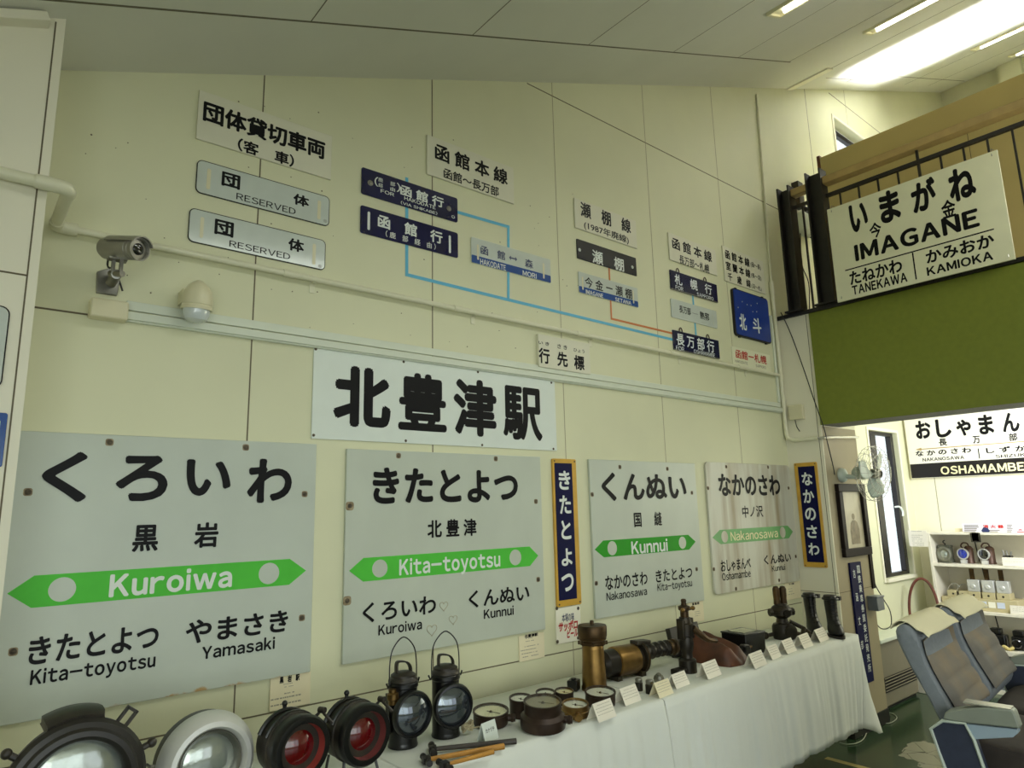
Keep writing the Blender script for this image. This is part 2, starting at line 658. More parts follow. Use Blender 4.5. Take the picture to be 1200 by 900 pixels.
M['rope'] = mat('pale_rope', (196, 184, 150), 0.8, noise=0.2, scale=60)
M['cloth'] = mat('white_tablecloth', (228, 231, 223), 0.75, noise=0.02, scale=4, bump=0.06, bscale=300)
M['red_glass'] = mat('red_lamp_lens', (92, 3, 9), 0.06, noise=0.1, coat=1.0)
M['red_dull'] = mat('red_painted_inside', (150, 56, 50), 0.45, noise=0.2)
M['lens'] = mat('silvered_lens', (96, 104, 112), 0.06, metal=0.75, noise=0.25, scale=8, coat=1.0)
M['lens_white'] = mat('ribbed_clear_lens', (168, 176, 168), 0.12, metal=0.55, noise=0.15, scale=10, bump=0.25, bscale=30, coat=1.0)
M['cctv'] = mat('silver_camera_body', (156, 154, 144), 0.35, metal=0.5, noise=0.04)
M['box_cream'] = mat('cream_plastic', (222, 216, 182), 0.3, noise=0.02)
M['clear_dome'] = mat('milky_dome', (206, 214, 214), 0.12, noise=0.02, coat=0.8)
M['dark_glass'] = mat('dark_lens_glass', (16, 16, 18), 0.08, noise=0, coat=1.0)
M['seat_blue'] = mat('grey_blue_upholstery', (128, 134, 141), 0.85, noise=0.06, scale=60, bump=0.1, bscale=300)
M['seat_brown'] = mat('worn_taupe_upholstery', (112, 108, 102), 0.85, rgb2=(134, 118, 94), scale=3.2, lo=0.42, hi=0.62, bump=0.1, bscale=300)
M['seat_dark'] = mat('dark_brown_cushion', (62, 54, 50), 0.85, noise=0.12, scale=14, bump=0.15, bscale=200)
M['antimacassar'] = mat('cream_headrest_cover', (226, 218, 182), 0.75, noise=0.02, bump=0.05)
M['arm_grey'] = mat('grey_green_armrest', (140, 146, 134), 0.45, noise=0.04)
M['arm_light'] = mat('pale_blue_panel', (158, 176, 192), 0.4, noise=0.03)
M['arm_navy'] = mat('navy_side_panel', (48, 54, 74), 0.7, noise=0.08, scale=40)
M['piping'] = mat('pale_edge_trim', (188, 198, 186), 0.35, noise=0.02)
M['fan'] = mat('pale_green_fan_plastic', (204, 216, 206), 0.3, noise=0.02)
M['wire'] = mat('plated_wire', (206, 206, 196), 0.25, metal=0.6, noise=0.02)
M['photo'] = mat('faded_sepia_photo', (206, 198, 172), 0.35, rgb2=(150, 138, 112), scale=4, lo=0.4, hi=0.75)
M['frame'] = mat('dark_picture_frame', (32, 24, 21), 0.45, noise=0.15, spec=0.15)
M['shelf'] = mat('cream_shelf_board', (232, 226, 208), 0.45, noise=0.02)
M['heater'] = mat('beige_heater_case', (132, 125, 104), 0.4, noise=0.03)
M['heater_slat'] = mat('dark_grille', (34, 31, 28), 0.5)
M['alu_dark'] = mat('dark_bronze_sash', (36, 33, 34), 0.35, metal=0.3)
M['tube_lamp'] = mat('lit_fluorescent_tube', (255, 252, 236), 0.4, noise=0, emit=6.0)
M['fix'] = mat('lamp_housing', (232, 226, 190), 0.35, noise=0.02)
M['grey_box'] = mat('grey_metal_box', (128, 134, 140), 0.35, metal=0.4, noise=0.05)
M['hoop'] = mat('red_brown_hoop', (110, 56, 44), 0.45, noise=0.2)
M['cord'] = mat('white_cord', (178, 178, 158), 0.5)
M['cord_black'] = mat('black_cord', (34, 32, 30), 0.5)
M['blue_glass'] = mat('cobalt_lens', (36, 64, 200), 0.08, noise=0.3, scale=60, coat=1.0)
M['box_tan'] = mat('beige_instrument_case', (196, 184, 142), 0.45, noise=0.06)
M['rust_can'] = mat('brown_tin', (90, 66, 52), 0.45, metal=0.4, noise=0.2)
M['label_blue'] = mat('pale_blue_label', (208, 216, 232), 0.6, noise=0.01)
M['poster_pale'] = mat('pale_lilac_poster', (222, 218, 232), 0.5, noise=0.02)
M['line_yellow'] = mat('yellow_floor_tape', (210, 192, 122), 0.5, noise=0.1)
M['glass'] = glass_mat('window_glass', (0.97, 0.99, 1.0), 0.03)
M['glass_cover'] = glass_mat('gauge_glass', (0.99, 0.99, 0.98), 0.0)

# ------------------------------------------------------------------ the building
WALL_Y = 2.5
S0, S1 = 2.914, 0.4016


def ceil_z(x):
    return S0 + S1 * x


def ceil_pt(px, py):
    d = px_ray(px, py)
    t = (S0 - CAM_H) / (d.z - S1 * d.x)
    return CAM + d * t


def struct(name, o, label=None):
    o.name = name
    o['kind'] = 'structure'
    if label:
        o['label'] = label
    o['category'] = {'wal': 'wall', 'flo': 'floor', 'cei': 'ceiling', 'win': 'window', 'bas': 'baseboard', 'tri': 'trim'}[name[:3]]
    return o


WIN = (6.05, 6.65, 0.87, 2.11)
UWIN = (6.12, 7.5, 3.9, 5.08)

mb = MB()


def wcol(x0, x1, z0, z1=None):
    a = ceil_z(x0) + .02 if z1 is None else z1
    b = ceil_z(x1) + .02 if z1 is None else z1
    mb.prism([(x0, z0), (x1, z0), (x1, b), (x0, a)], (0, WALL_Y, 0), (1, 0, 0), (0, 0, 1), (0, 1, 0), 0.085, 0)


wcol(-1.6, WIN[0], 0)
wcol(WIN[0], UWIN[0], 0, WIN[2]); wcol(WIN[0], UWIN[0], WIN[3])
wcol(UWIN[0], WIN[1], 0, WIN[2]); wcol(UWIN[0], WIN[1], WIN[3], UWIN[2]); wcol(UWIN[0], WIN[1], UWIN[3])
wcol(WIN[1], UWIN[1], 0, UWIN[2]); wcol(WIN[1], UWIN[1], UWIN[3])
wcol(UWIN[1], 9.5, 0)


def seam(a, b, w=0.005, mi=1):
    a, b = V3(a), V3(b)
    a.y = b.y = WALL_Y
    mb.strip(a, b, w, (0, -1, 0), 0.0007, mi)


for x in (0.83, 1.63):
    seam((x, 0, 0.0), (x, 0, ceil_z(x)))
for x in (2.44, 3.26, 4.07):
    seam((x, 0, 0.0), (x, 0, ceil_z(x)), 0.004, 2)
seam((5.6, 0, 2.3), (5.6, 0, ceil_z(5.6)), 0.006, 1)
seam((6.45, 0, 5.1), (6.45, 0, ceil_z(6.45)), 0.006, 2)
seam((2.25, 0, 3.81), (9.5, 0, 3.81), 0.006, 1)
seam((6.1, 0, 5.33), (9.5, 0, 5.33), 0.008, 1)
seam((-0.2, 0, 0.825), (4.68, 0, 0.825), 0.005, 1)
seam((-0.2, 0, 2.157), (0.36, 0, 2.157), 0.006, 1)
for k in range(70):                                  # small nail and fly marks on the old panels
    x, z = random.uniform(0.2, 2.6), random.uniform(2.2, 3.3)
    if z < ceil_z(x) - .1:
        r = random.uniform(.0015, .003)
        mb.rrect((x, WALL_Y, z), (1, 0, 0), (0, 0, 1), (0, -1, 0), -r, -r, r, r, 0.0006, r * .9, 1, 3)
struct('wall_back', mb.build('wall_back', [M['wall'], M['seam'], M['seam_soft']], smooth=False),
       'cream panelled end wall rising with the sloping ceiling')

# left projecting panel wall
mb = MB()
LP_Y, LP_X = 2.2, 0.142
mb.prism([(-1.6, 0), (LP_X, 0), (LP_X, ceil_z(LP_X) + .02), (-1.6, ceil_z(-1.6) + .02)], (0, LP_Y, 0), (1, 0, 0), (0, 0, 1), (0, 1, 0), WALL_Y - LP_Y, 0)
mb.strip((0.118, LP_Y, 0), (0.118, LP_Y, 2.95), 0.004, (0, -1, 0), 0.0007, 1)
mb.strip((-1.6, LP_Y, 2.164), (0.118, LP_Y, 2.164), 0.005, (0, -1, 0), 0.0007, 1)
struct('wall_left', mb.build('wall_left', [M['wall_white'], M['seam']], smooth=False), 'pale panelled wall projecting at the left edge')
mb = MB()
mb.box((-0.7, LP_Y - .02, 2.952 - .34), (1.72, .05, .028), Matrix.Rotation(-math.atan(S1), 3, 'Y'))
struct('trim_1', mb.build('trim_1', M['wall_white'], bevel=.003), 'pale strip along the top of the left wall')

# unseen walls behind the camera, their openings added to shape the light
mb = MB()
mb.bb((-1.7, -1.0, 0), (-1.6, 2.5, 7.0)); mb.bb((-1.7, -3.6, 0), (-1.6, -3.2, 7.0))
mb.bb((-1.7, -3.2, 0), (-1.6, -1.0, .3)); mb.bb((-1.7, -3.2, 2.15), (-1.6, -1.0, 7.0)); mb.bb((-1.7, -2.14, .3), (-1.6, -2.06, 2.15))
struct('wall_side', mb.build('wall_side', M['wall_white'], smooth=False), 'pale unseen side wall at the left, its openings added for light')
mb = MB()
mb.bb((-1.6, -3.7, 0), (9.6, -3.6, .25)); mb.bb((-1.6, -3.7, 2.2), (9.6, -3.6, 7.0))
mb.bb((3.2, -3.7, .25), (9.6, -3.6, 2.2)); mb.bb((-1.6, -3.7, .25), (-1.45, -3.6, 2.2))
for x in (.1, 1.65):
    mb.bb((x, -3.7, .25), (x + .1, -3.6, 2.2))
struct('wall_front', mb.build('wall_front', M['wall_white'], smooth=False), 'unseen front wall, its row of wide openings added for light')

mb = MB()
mb.bb((-1.6, -.66, 1.98), (4.6, -.5, 7.0))  # unseen blocker added to keep window light off the upper wall
mb.bb((-1.6, -3.6, 2.2), (4.6, -.66, 2.3))
struct('wall_header', mb.build('wall_header', M['wall_white'], smooth=False), 'unseen wall added behind the camera to shade the upper room')

# ceiling
mb = MB()
mb.prism([(-1.6, ceil_z(-1.6)), (9.6, ceil_z(9.6)), (9.6, ceil_z(9.6) + .1), (-1.6, ceil_z(-1.6) + .1)], (0, 2.64, 0), (1, 0, 0), (0, 0, 1), (0, -1, 0), 6.2, 0)
CN = V3((S1, 0, -1)).normalized()
CDX = V3((1, 0, S1)).normalized()


def cseam(x0, y0, x1, y1, w=0.006):
    mb.strip((x0, y0, ceil_z(x0)), (x1, y1, ceil_z(x1)), w, CN, 0.001, 1)


cseam(-0.6, 2.11, 4.55, 2.11, 0.009)
cseam(5.6, 2.3, 6.2, 2.3, 0.008)
cseam(6.9, 2.2, 9.4, 2.2, 0.008)
for x in (0.855, 1.585, 2.33, 3.07, 3.8, 4.52):
    cseam(x, 2.11, x, -3.4, 0.004)
for x in (5.35, 6.15, 6.9, 7.7, 8.5):
    cseam(x, 2.35, x, -3.4, 0.006)
struct('ceiling', mb.build('ceiling', [M['ceil'], M['ceil_seam']], smooth=False), 'sloping cream ceiling of jointed boards')

# floor
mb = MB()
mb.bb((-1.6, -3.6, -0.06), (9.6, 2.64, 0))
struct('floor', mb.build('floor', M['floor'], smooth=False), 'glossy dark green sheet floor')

# pillar at the right end of the sign wall
PX0, PX1, PY = 4.67, 5.2, 2.235
mb = MB()
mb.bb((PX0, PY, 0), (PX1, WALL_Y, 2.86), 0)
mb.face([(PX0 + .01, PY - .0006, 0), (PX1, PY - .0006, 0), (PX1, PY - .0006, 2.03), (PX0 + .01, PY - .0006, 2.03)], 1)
mb.strip((PX0, PY + .022, .72), (PX0, PY + .022, 2.84), 0.004, (-1, 0, 0), 0.0007, 2)
mb.strip((PX0 + .01, PY, .905), (PX1, PY, .905), 0.004, (0, -1, 0), 0.0012, 2)
mb.strip((PX0, PY, .905), (PX0, WALL_Y, .905), 0.004, (-1, 0, 0), 0.0012, 2)
mb.strip((PX0, PY, 2.845), (PX0, WALL_Y, 2.845), 0.012, (-1, 0, 0), 0.004, 0)
struct('wall_corner', mb.build('wall_corner', [M['wall_white'], M['pillar_tan'], M['seam']], smooth=False), 'pale square pillar at the right end of the sign wall')
mb = MB()
mb.bb((PX0 - .006, PY - .008, 0), (PX1 + .006, PY + .05, .09))
struct('baseboard_pillar', mb.build('baseboard_pillar', M['black_steel'], bevel=.002), 'black skirting at the foot of the pillar')

# upper floor: fascia beam, slab, partition, far walls
BX = 4.66
mb = MB()
mb.bb((BX, -3.4, 2.035), (BX + .28, PY - .004, 2.84), 0)
mb.face([(BX + .002, -3.4, 2.0345), (BX + .28, -3.4, 2.0345), (BX + .28, PY - .004, 2.0345), (BX + .002, PY - .004, 2.0345)], 1)
struct('trim_2', mb.build('trim_2', [M['olive'], M['concrete']], smooth=False), 'olive green fascia beam under the balcony')
mb = MB()
mb.bb((BX - .012, -3.4, 2.842), (BX + .12, WALL_Y, 2.87))
struct('trim_3', mb.build('trim_3', M['black_steel'], bevel=.002), 'black steel edge along the top of the green fascia')
mb = MB()
mb.bb((BX + .28, -3.4, 2.5), (9.5, 2.5, 2.82))
struct('ceiling_lower', mb.build('ceiling_lower', M['wall_white'], smooth=False), 'white ceiling below the balcony')
mb = MB()
mb.bb((6.85, -3.4, 0), (6.95, 2.5, 2.5), 0)
for y in (1.52, .75):
    mb.strip((6.85, y, 1.2), (6.85, y, 2.4), 0.006, (-1, 0, 0), 0.0008, 1)
mb.strip((6.85, 2.3, 0), (6.85, 2.3, 2.4), 0.006, (-1, 0, 0), 0.0008, 1)
struct('wall_right', mb.build('wall_right', [M['wall_white'], M['seam_soft']], smooth=False), 'white wall behind the display shelves')
mb = MB()
mb.prism([(-3.4, 2.8), (2.5, 2.8), (2.5, ceil_z(9.5)), (-3.4, ceil_z(9.5))], (9.5, 0, 0), (0, 1, 0), (0, 0, 1), (1, 0, 0), .1, 0)
mb.bb((9.36, 1.62, 2.82), (9.5, 1.85, ceil_z(9.4)), 0)
for y in (1.87, .9, .1):
    mb.strip((9.5, y, 2.9), (9.5, y, 6.7), .006, (-1, 0, 0), .0008, 1)
struct('wall_far', mb.build('wall_far', [M['wall'], M['seam']], smooth=False), 'cream far wall of the upper floor')
QX = 5.2
mb = MB()
mb.bb((QX, -3.4, 2.82), (QX + .1, 2.26, 4.25), 0)
mb.bb((QX - .004, 2.26, 2.82), (QX + .104, 2.285, 4.27), 1)
mb.strip((QX, 1.25, 2.85), (QX, 1.25, 4.0), .004, (-1, 0, 0), .0008, 2)
struct('wall_upper', mb.build('wall_upper', [M['beige'], M['brown'], M['seam']], smooth=False), 'beige partition with brown end edge behind the balcony railing')

# windows
def make_window(name, x0, x1, z0, z1, label, mull, sash_h=0.03, back=0.03, bar=None, handle=False):
    t = thing(name, label, 'window', ((x0 + x1) / 2, WALL_Y, z0))
    t['kind'] = 'structure'
    a = MB()
    w = .03
    y0, y1 = WALL_Y + back, WALL_Y + back + .04
    a.bb((x0, y0, z0), (x0 + w, y1, z1)); a.bb((x1 - w, y0, z0), (x1, y1, z1))
    a.bb((x0 + w, y0, z0), (x1 - w, y1, z0 + w)); a.bb((x0 + w, y0, z1 - sash_h), (x1 - w, y1, z1))
    for mx, mw in mull:
        a.bb((mx - mw, y0 - .01, z0 + w), (mx + mw, y1 - .005, z1 - w))
    if bar:
        a.bb((x0 + w, y0 - .01, bar), (x1 - w, y1 - .005, bar + .09))
    a.build('window_frame', M['alu_dark'], t, bevel=.003)
    a = MB()
    a.bb((x0 + w, y0 + .018, z0 + w), (x1 - w, y0 + .022, z1 - w))
    a.build('glass_pane', M['glass'], t)
    a = MB()
    f = .028
    a.bb((x0 - f, WALL_Y - .012, z0 - f), (x0, WALL_Y - .0005, z1 + f)); a.bb((x1, WALL_Y - .012, z0 - f), (x1 + f, WALL_Y - .0005, z1 + f))
    a.bb((x0, WALL_Y - .012, z1 + .0005), (x1, WALL_Y - .0005, z1 + f)); a.bb((x0, WALL_Y - .03, z0 - f), (x1, WALL_Y - .0005, z0 - .0005))
    a.build('window_casing', M['wall_white'], t, bevel=.002)
    if handle:
        a = MB()
        hp = V3((mull[-1][0] - .1, WALL_Y + .02, (z0 + z1) / 2 - .08))
        a.tube([hp + V3((.04, .02, .04)), hp + V3((.04, -.02, .04)), hp + V3((.065, -.03, .0)), hp + V3((.055, -.03, -.04))], .008, 8, smooth_n=4)
        a.build('window_handle', M['white'], t)
    return t


make_window('window_1', *WIN, 'dark framed tall window beside the pillar', [(WIN[0] + .15, .055), (WIN[1] - .055, .03)], handle=True)
make_window('window_2', *UWIN, 'bright high window with a dark bar above the balcony', [], sash_h=.05, back=.085)

# ------------------------------------------------------------------ signs
PLANES = {
    'wall': (V3((0, WALL_Y, 0)), V3((1, 0, 0)), V3((0, -1, 0)), 0.0),
    'pillar': (V3((PX0, 0, 0)), V3((0, -1, 0)), V3((-1, 0, 0)), -PI / 2),
    'pillar_front': (V3((0, PY, 0)), V3((1, 0, 0)), V3((0, -1, 0)), 0.0),
    'balcony': (V3((4.6, 0, 0)), V3((0, -1, 0)), V3((-1, 0, 0)), -PI / 2),
    'far': (V3((6.85, 0, 0)), V3((0, -1, 0)), V3((-1, 0, 0)), -PI / 2),
    'shelf_front': (V3((6.49, 0, 0)), V3((0, -1, 0)), V3((-1, 0, 0)), -PI / 2),
    'left': (V3((0, LP_Y, 0)), V3((1, 0, 0)), V3((0, -1, 0)), 0.0),
}
ZUP = V3((0, 0, 1))


class Sign:
    def __init__(self, name, label, cat, corners, plane, m, t=0.006, r=0.0, group=None, part='board', bevel=0.0012, x0=None):
        O, U, N, rz = PLANES[plane]
        self.U, self.N, self.t = U, N, t
        self.O = O + N * .001
        uv = []
        for p in corners:
            q = hit(*p, O, N)
            uv.append((q.dot(U), q.z))
        (a, b, c, d) = uv
        self.u0 = (a[0] + d[0]) / 2 if x0 is None else x0
        self.u1 = (b[0] + c[0]) / 2
        self.v0, self.v1 = (c[1] + d[1]) / 2, (a[1] + b[1]) / 2
        self.base = O - N * 0 + U * ((self.u0 + self.u1) / 2 - O.dot(U)) + ZUP * self.v0
        self.root = thing(name, label, cat, self.base, rz, group)
        mb = MB()
        self.Z0 = O - U * O.dot(U)       # u measured along U from the world origin
        self.Z0.z = 0
        self.Z0 += N * .001
        mb.rrect(self.Z0, U, ZUP, N, self.u0, self.v0, self.u1, self.v1, t, r)
        self.board = mb.build(part, m, self.root, bevel=bevel)
        self.layers = {}

    def uv(self, px, py):
        q = hit(px, py, self.O + self.N * self.t, self.N)
        return q.dot(self.U), q.z

    def layer(self, part, m):
        k = (part, m.name, len(self.layers) if part in ('lettering', 'white_disc', 'hand_slot', 'star', 'nail', 'rule', 'scratched_heart', 'rust_mark') else 0)
        if k not in self.layers:
            self.layers[k] = (MB(), part, m)
        return self.layers[k][0]

    def text(self, s, tl, br, m=None, bold=0.012, part='lettering', n=0.0008, res=3, shear=0.0):
        m = m or M['black']
        a, b = self.uv(*tl)
        c, d = self.uv(*br)
        self.layer(part, m).text(s, self.Z0, self.U, ZUP, self.N, a, d, c, b, self.t + n, bold, res, shear)

    def line(self, s, xl, yt, yb, xr, m=None, bold=0.012, n=0.0008, res=3):
        """a line of writing given by the top and foot of its left end and by its right end"""
        a, b = self.uv(xl, yt)
        d = self.uv(xl, yb)[1]
        c = self.at_level(xr, (b + d) / 2)
        self.layer('lettering', m or M['black']).text(s, self.Z0, self.U, ZUP, self.N, a, d, c, b, self.t + n, bold, res)

    def at_level(self, px, v):
        lo, hi = 0.0, 900.0
        for k in range(40):
            y = (lo + hi) / 2
            if self.uv(px, y)[1] > v:
                lo = y
            else:
                hi = y
        return self.uv(px, (lo + hi) / 2)[0]

    def text_uv(self, s, a, d, c, b, m=None, bold=0.012, part='lettering', n=0.0008, res=3, shear=0.0):
        self.layer(part, m or M['black']).text(s, self.Z0, self.U, ZUP, self.N, a, d, c, b, self.t + n, bold, res, shear)

    def rect(self, tl, br, m, part, t=0.0006, r=0.0):
        a, b = self.uv(*tl)
        c, d = self.uv(*br)
        self.layer(part, m).rrect(self.Z0 + self.N * self.t, self.U, ZUP, self.N, a, d, c, b, t, r)

    def rect_uv(self, a, d, c, b, m, part, t=0.0006, r=0.0):
        self.layer(part, m).rrect(self.Z0 + self.N * self.t, self.U, ZUP, self.N, a, d, c, b, t, r)

    def disc_uv(self, u, v, r, m, part, t=0.0012, seg=28):
        self.layer(part, m).cyl(self.Z0 + self.U * u + ZUP * v + self.N * self.t, self.Z0 + self.U * u + ZUP * v + self.N * (self.t + t), r, r, seg)

    def bolt(self, px, py, r=0.006, m=None, part='bolt'):
        u, v = self.uv(px, py)
        mb = MB()
        c = self.Z0 + self.U * u + ZUP * v + self.N * self.t
        mb.lathe([(r * 1.7, 0), (r * 1.7, .0012), (r, .0014), (r, .004), (r * .6, .0055), (0, .0058)], c, self.N, 10)
        mb.build(part, m or M['rust'], self.root)

    def smudge(self, px, py, s, m=None):
        u, v = self.uv(px, py)
        self.rect_uv(u - s, v - s, u + s, v + s, m or M['rust'], 'rust_mark', 0.0004, s * .6)

    def dashes(self, tl, br, rows, m=None, part='small_print', dens=0.6):
        m = m or M['faint_print']
        a, b = self.uv(*tl)
        c, d = self.uv(*br)
        if a > c:
            a, c = c, a
        h = (b - d) / rows
        L = self.layer(part, m or M['grey_letter'])
        for k in range(rows):
            y = b - (k + .5) * h
            x = a
            end = c - (c - a) * random.uniform(0, .35)
            while x < end:
                w = random.uniform(.10, .30) * h * 2
                if random.random() < dens + .2:
                    L.rrect(self.Z0 + self.N * self.t, self.U, ZUP, self.N, x, y - h * .11, min(x + w, c), y + h * .11, .0004)
                x += w * 1.35

    def done(self):
        for mb, part, m in self.layers.values():
            mb.build(part, m, self.root, smooth=False)
        return self


def slot(s, tl, br, m=None):
    a, b = s.uv(*tl)
    c, d = s.uv(*br)
    w = abs(c - a) * .5
    s.rect_uv((a + c) / 2 - w * .55, d, (a + c) / 2 + w * .55, b, m or M['box_cream'], 'hand_slot', .0007, w * .5)


# -- the route line tapes come first: they lie on the wall under the plates
def tape(name, label, segs, m, w=.0155):
    mb = MB()
    o = W(*segs[0][0])
    for i, pts in enumerate(segs):
        q = [W(*p) for p in pts]
        for k_, (a, b) in enumerate(zip(q, q[1:])):
            a.y = b.y = WALL_Y - .0012
            d = (b - a).normalized() * w * .5
            mb.strip(a - d, b + d, w, (0, -1, 0), .0008 + i * .0002 + k_ * .00009)
    o.y = WALL_Y
    tag(mb.build(name, m, loc=o, smooth=False), label, 'tape line')


tape('route_line', 'light blue tape route line linking the navy and white route plates on the wall',
     [[(476.5, 210), (476.5, 322), (595.5, 351.4), (790, 398.5)], [(530, 247), (595.5, 265.9), (595.5, 351.4)]], M['tape_blue'])
tape('route_line', 'orange tape route line running down from the charcoal plate to the lowest navy plate',
     [[(713.5, 314), (716.4, 373.6), (790, 391.3)]], M['tape_orange'], .012)
tape('route_line', 'short light blue tape joining the three plates stacked at the right',
     [[(811.5, 345), (816, 400)]], M['tape_blue'], .0155)

# 1 title board: group hire coaches
s = Sign('title_board', 'white title board reading 団体貸切車両, above the two pale RESERVED plates', 'sign',
         [(233.9, 107), (388.9, 160.6), (386, 211), (228, 163)], 'wall', M['board'], .008)
s.line('団体貸切車両', 239, 117, 141.7, 381, None, .036)
s.line('（客　車）', 279, 161, 176.5, 344.5, None, .03)
s.done()

# 2-3 reserved plates
for k, (cor, da, ti, rs, sl, sr, lg, lab) in enumerate((
        ([(232, 188), (385.6, 232), (384, 265.5), (229, 224.5)], ((260.3, 200.3), (281, 223)), ((343.9, 225.8), (362, 244)),
         (277.2, 225.8, 233.6, 346.4), ((241.2, 196.7), (247.8, 223)), ((370.8, 234), (377, 258)), (381, 259),
         'pale enamel 団体 RESERVED plate, the upper one under the title board'),
        ([(223.6, 244), (381, 283.6), (379, 317.5), (219.4, 281)], ((252, 256), (273.3, 279)), ((338, 278), (356, 297)),
         (269, 281.4, 289, 340), ((233.5, 253.5), (239.5, 279.5)), ((365, 285), (371, 311)), (375, 312),
         'pale enamel 団体 RESERVED plate, the lower one nearest the wall pipe'))):
    s = Sign('reserved_plate', lab, 'sign', cor, 'wall', M['plate'], .005, .018, 'enamel reserved plates')
    s.text('団', *da, bold=.035)
    s.text('体', *ti, bold=.035)
    s.line('RESERVED', *rs, None, .006)
    slot(s, *sl)
    slot(s, *sr)
    s.text('ⓗ', (lg[0] - 2, lg[1] - 2.3), (lg[0] + 2, lg[1] + 2.3), M['grey_letter'])
    s.done()
    # dark chipped rim of the enamel
    rb = MB()
    rb.rrect(s.Z0, s.U, ZUP, s.N, s.u0 - .0025, s.v0 - .0025, s.u1 + .0025, s.v1 + .0025, .0042, .02)
    rb.build('rim', M['charcoal'], s.root)

# 4 Hakodate line title
s = Sign('title_board', 'white title board reading 函館本線 over 函館～長万部, above the tape route map', 'sign',
         [(500.2, 159), (601.6, 198), (600, 239.5), (498.5, 204)], 'wall', M['board'], .008)
s.line('函 館 本 線', 509.5, 166.9, 186.4, 594.8, None, .03)
s.line('函館～長万部', 519.7, 196.2, 208.4, 584.5, None, .02)
s.done()
# 5 navy plate (upper)
s = Sign('route_plate', 'glossy navy plate for 函館行 with HAKODATE (VIA SHIKABE) lettering, uppermost of the blue pair', 'sign',
         [(423, 196.7), (536, 232.4), (535, 261), (423, 227.5)], 'wall', M['navy'], .005, .010, 'route plates')
s.line('函 館 行', 469, 215.6, 228.2, 520, M['white'], .028)
for c_, a_, b_ in (('鹿', (443.2, 207.6), (448.6, 214.2)), ('経', (443.4, 214), (448.8, 220.6)), ('部', (457.4, 212.2), (463, 219)), ('由', (457.4, 218.6), (462.8, 225))):
    s.text(c_, a_, b_, M['white'], .006)
s.text('（', (439, 206.5), (443, 219), M['white'], .01)
s.text('）', (465, 214), (469, 226), M['white'], .01)
s.line('FOR', 446, 221.4, 225.6, 461.8, M['white'], .012)
s.line('HAKODATE', 473.7, 229.8, 234.2, 510.3, M['white'], .015)
s.line('(VIA SHIKABE)', 469.7, 235.2, 239.4, 512.3, M['white'], .012)
for p in ((434, 214.5), (526, 244.5)):
    s.bolt(*p, r=.008, m=M['steel'])
s.text('○', (529, 252), (533, 256.5), M['white'], .02)
s.done()
# 6 navy plate (lower)
s = Sign('route_plate', 'navy plate for 函館行 with white hand slots and small (鹿部経由), lower of the blue pair', 'sign',
         [(422, 240), (536, 274), (536, 303), (421.5, 272.7)], 'wall', M['navy'], .005, .010, 'route plates')
s.line('函　館　行', 442.8, 250.5, 265.9, 518.5, M['white'], .03)
s.line('（ 鹿　部　経　由 ）', 452, 269.8, 277.4, 510.5, M['white'], .01)
slot(s, (429.6, 247.3), (434.6, 270.2), M['white'])
slot(s, (524.8, 275.3), (529.4, 297.2), M['white'])
s.done()


def banded(s, bl, br):
    """coloured band along the foot of a plate, up to the px points on its left and right edge"""
    v = (s.uv(*bl)[1] + s.uv(*br)[1]) / 2
    s.rect_uv(s.u0 + .001, s.v0 + .001, s.u1 - .001, v, M['blue_band'], 'blue_band', .0005, .006)


# 7 Hakodate - Mori
s = Sign('route_plate', 'white plate with blue foot band reading 函館 ↔ 森, HAKODATE and MORI', 'sign',
         [(551.5, 279.3), (644.4, 303.2), (644.4, 332.6), (551.5, 307)], 'wall', M['plate'], .005, .007, 'route plates')
banded(s, (552, 299), (644, 322))
s.text('函　館', (563, 287), (592, 305.5), M['navy_letter'], .02)
a, b = s.uv(596.5, 301.2), s.uv(606, 304.6)
c, h = (a[1] + b[1]) / 2, .012
s.layer('lettering', M['navy_letter']).prism([(a[0], c), (a[0] + h, c - h), (a[0] + h, c - h * .3), (b[0] - h, c - h * .3), (b[0] - h, c - h), (b[0], c), (b[0] - h, c + h), (b[0] - h, c + h * .3), (a[0] + h, c + h * .3), (a[0] + h, c + h)], s.Z0 + s.N * s.t, s.U, ZUP, s.N, .0008)
s.text('森', (614.8, 302.5), (624.8, 315.5), M['navy_letter'], .02)
s.line('HAKODATE', 562.5, 302.8, 309.6, 592.6, M['white'], .02, n=.0016)
s.line('MORI', 612.2, 316.6, 322.6, 628.5, M['white'], .02, n=.0016)
slot(s, (558, 286), (562, 305))
slot(s, (635, 308), (639, 327))
s.done()
# 8-10 Setana line
s = Sign('title_board', 'white title board reading 瀬棚線 (1987年廃線), above the charcoal plate', 'sign',
         [(672, 229.7), (745, 262.5), (744.4, 291.7), (672.5, 266.7)], 'wall', M['board'], .008)
s.line('瀬　棚　線', 679.7, 235.6, 252.8, 739, None, .026)
s.line('(1987年廃線)', 684, 258.3, 268.9, 736.7, None, .016)
s.done()
s = Sign('route_plate', 'charcoal plate with white 瀬棚 lettering and two end bolts', 'sign',
         [(675, 280), (745, 302.8), (745, 325), (675.6, 301.4)], 'wall', M['charcoal'], .005, .005, 'route plates')
s.line('瀬　棚', 693.6, 291.9, 307.4, 731, M['white'], .018)
s.bolt(679.2, 292.8, .006, M['white'])
s.bolt(741, 313, .006, M['white'])
s.done()
s = Sign('route_plate', 'white plate with blue foot band reading 今金一瀬棚, IMAGANE and SETANA', 'sign',
         [(677, 317.5), (746.7, 339), (746.7, 361), (677.5, 342)], 'wall', M['plate'], .005, .006, 'route plates')
banded(s, (677.5, 334.7), (746.7, 353))
s.line('今 金 ー 瀬 棚', 685, 323.6, 336, 740.5, M['black'], .018)
s.line('IMAGANE', 686.2, 339.1, 344.2, 706.7, M['white'], .02, n=.0016)
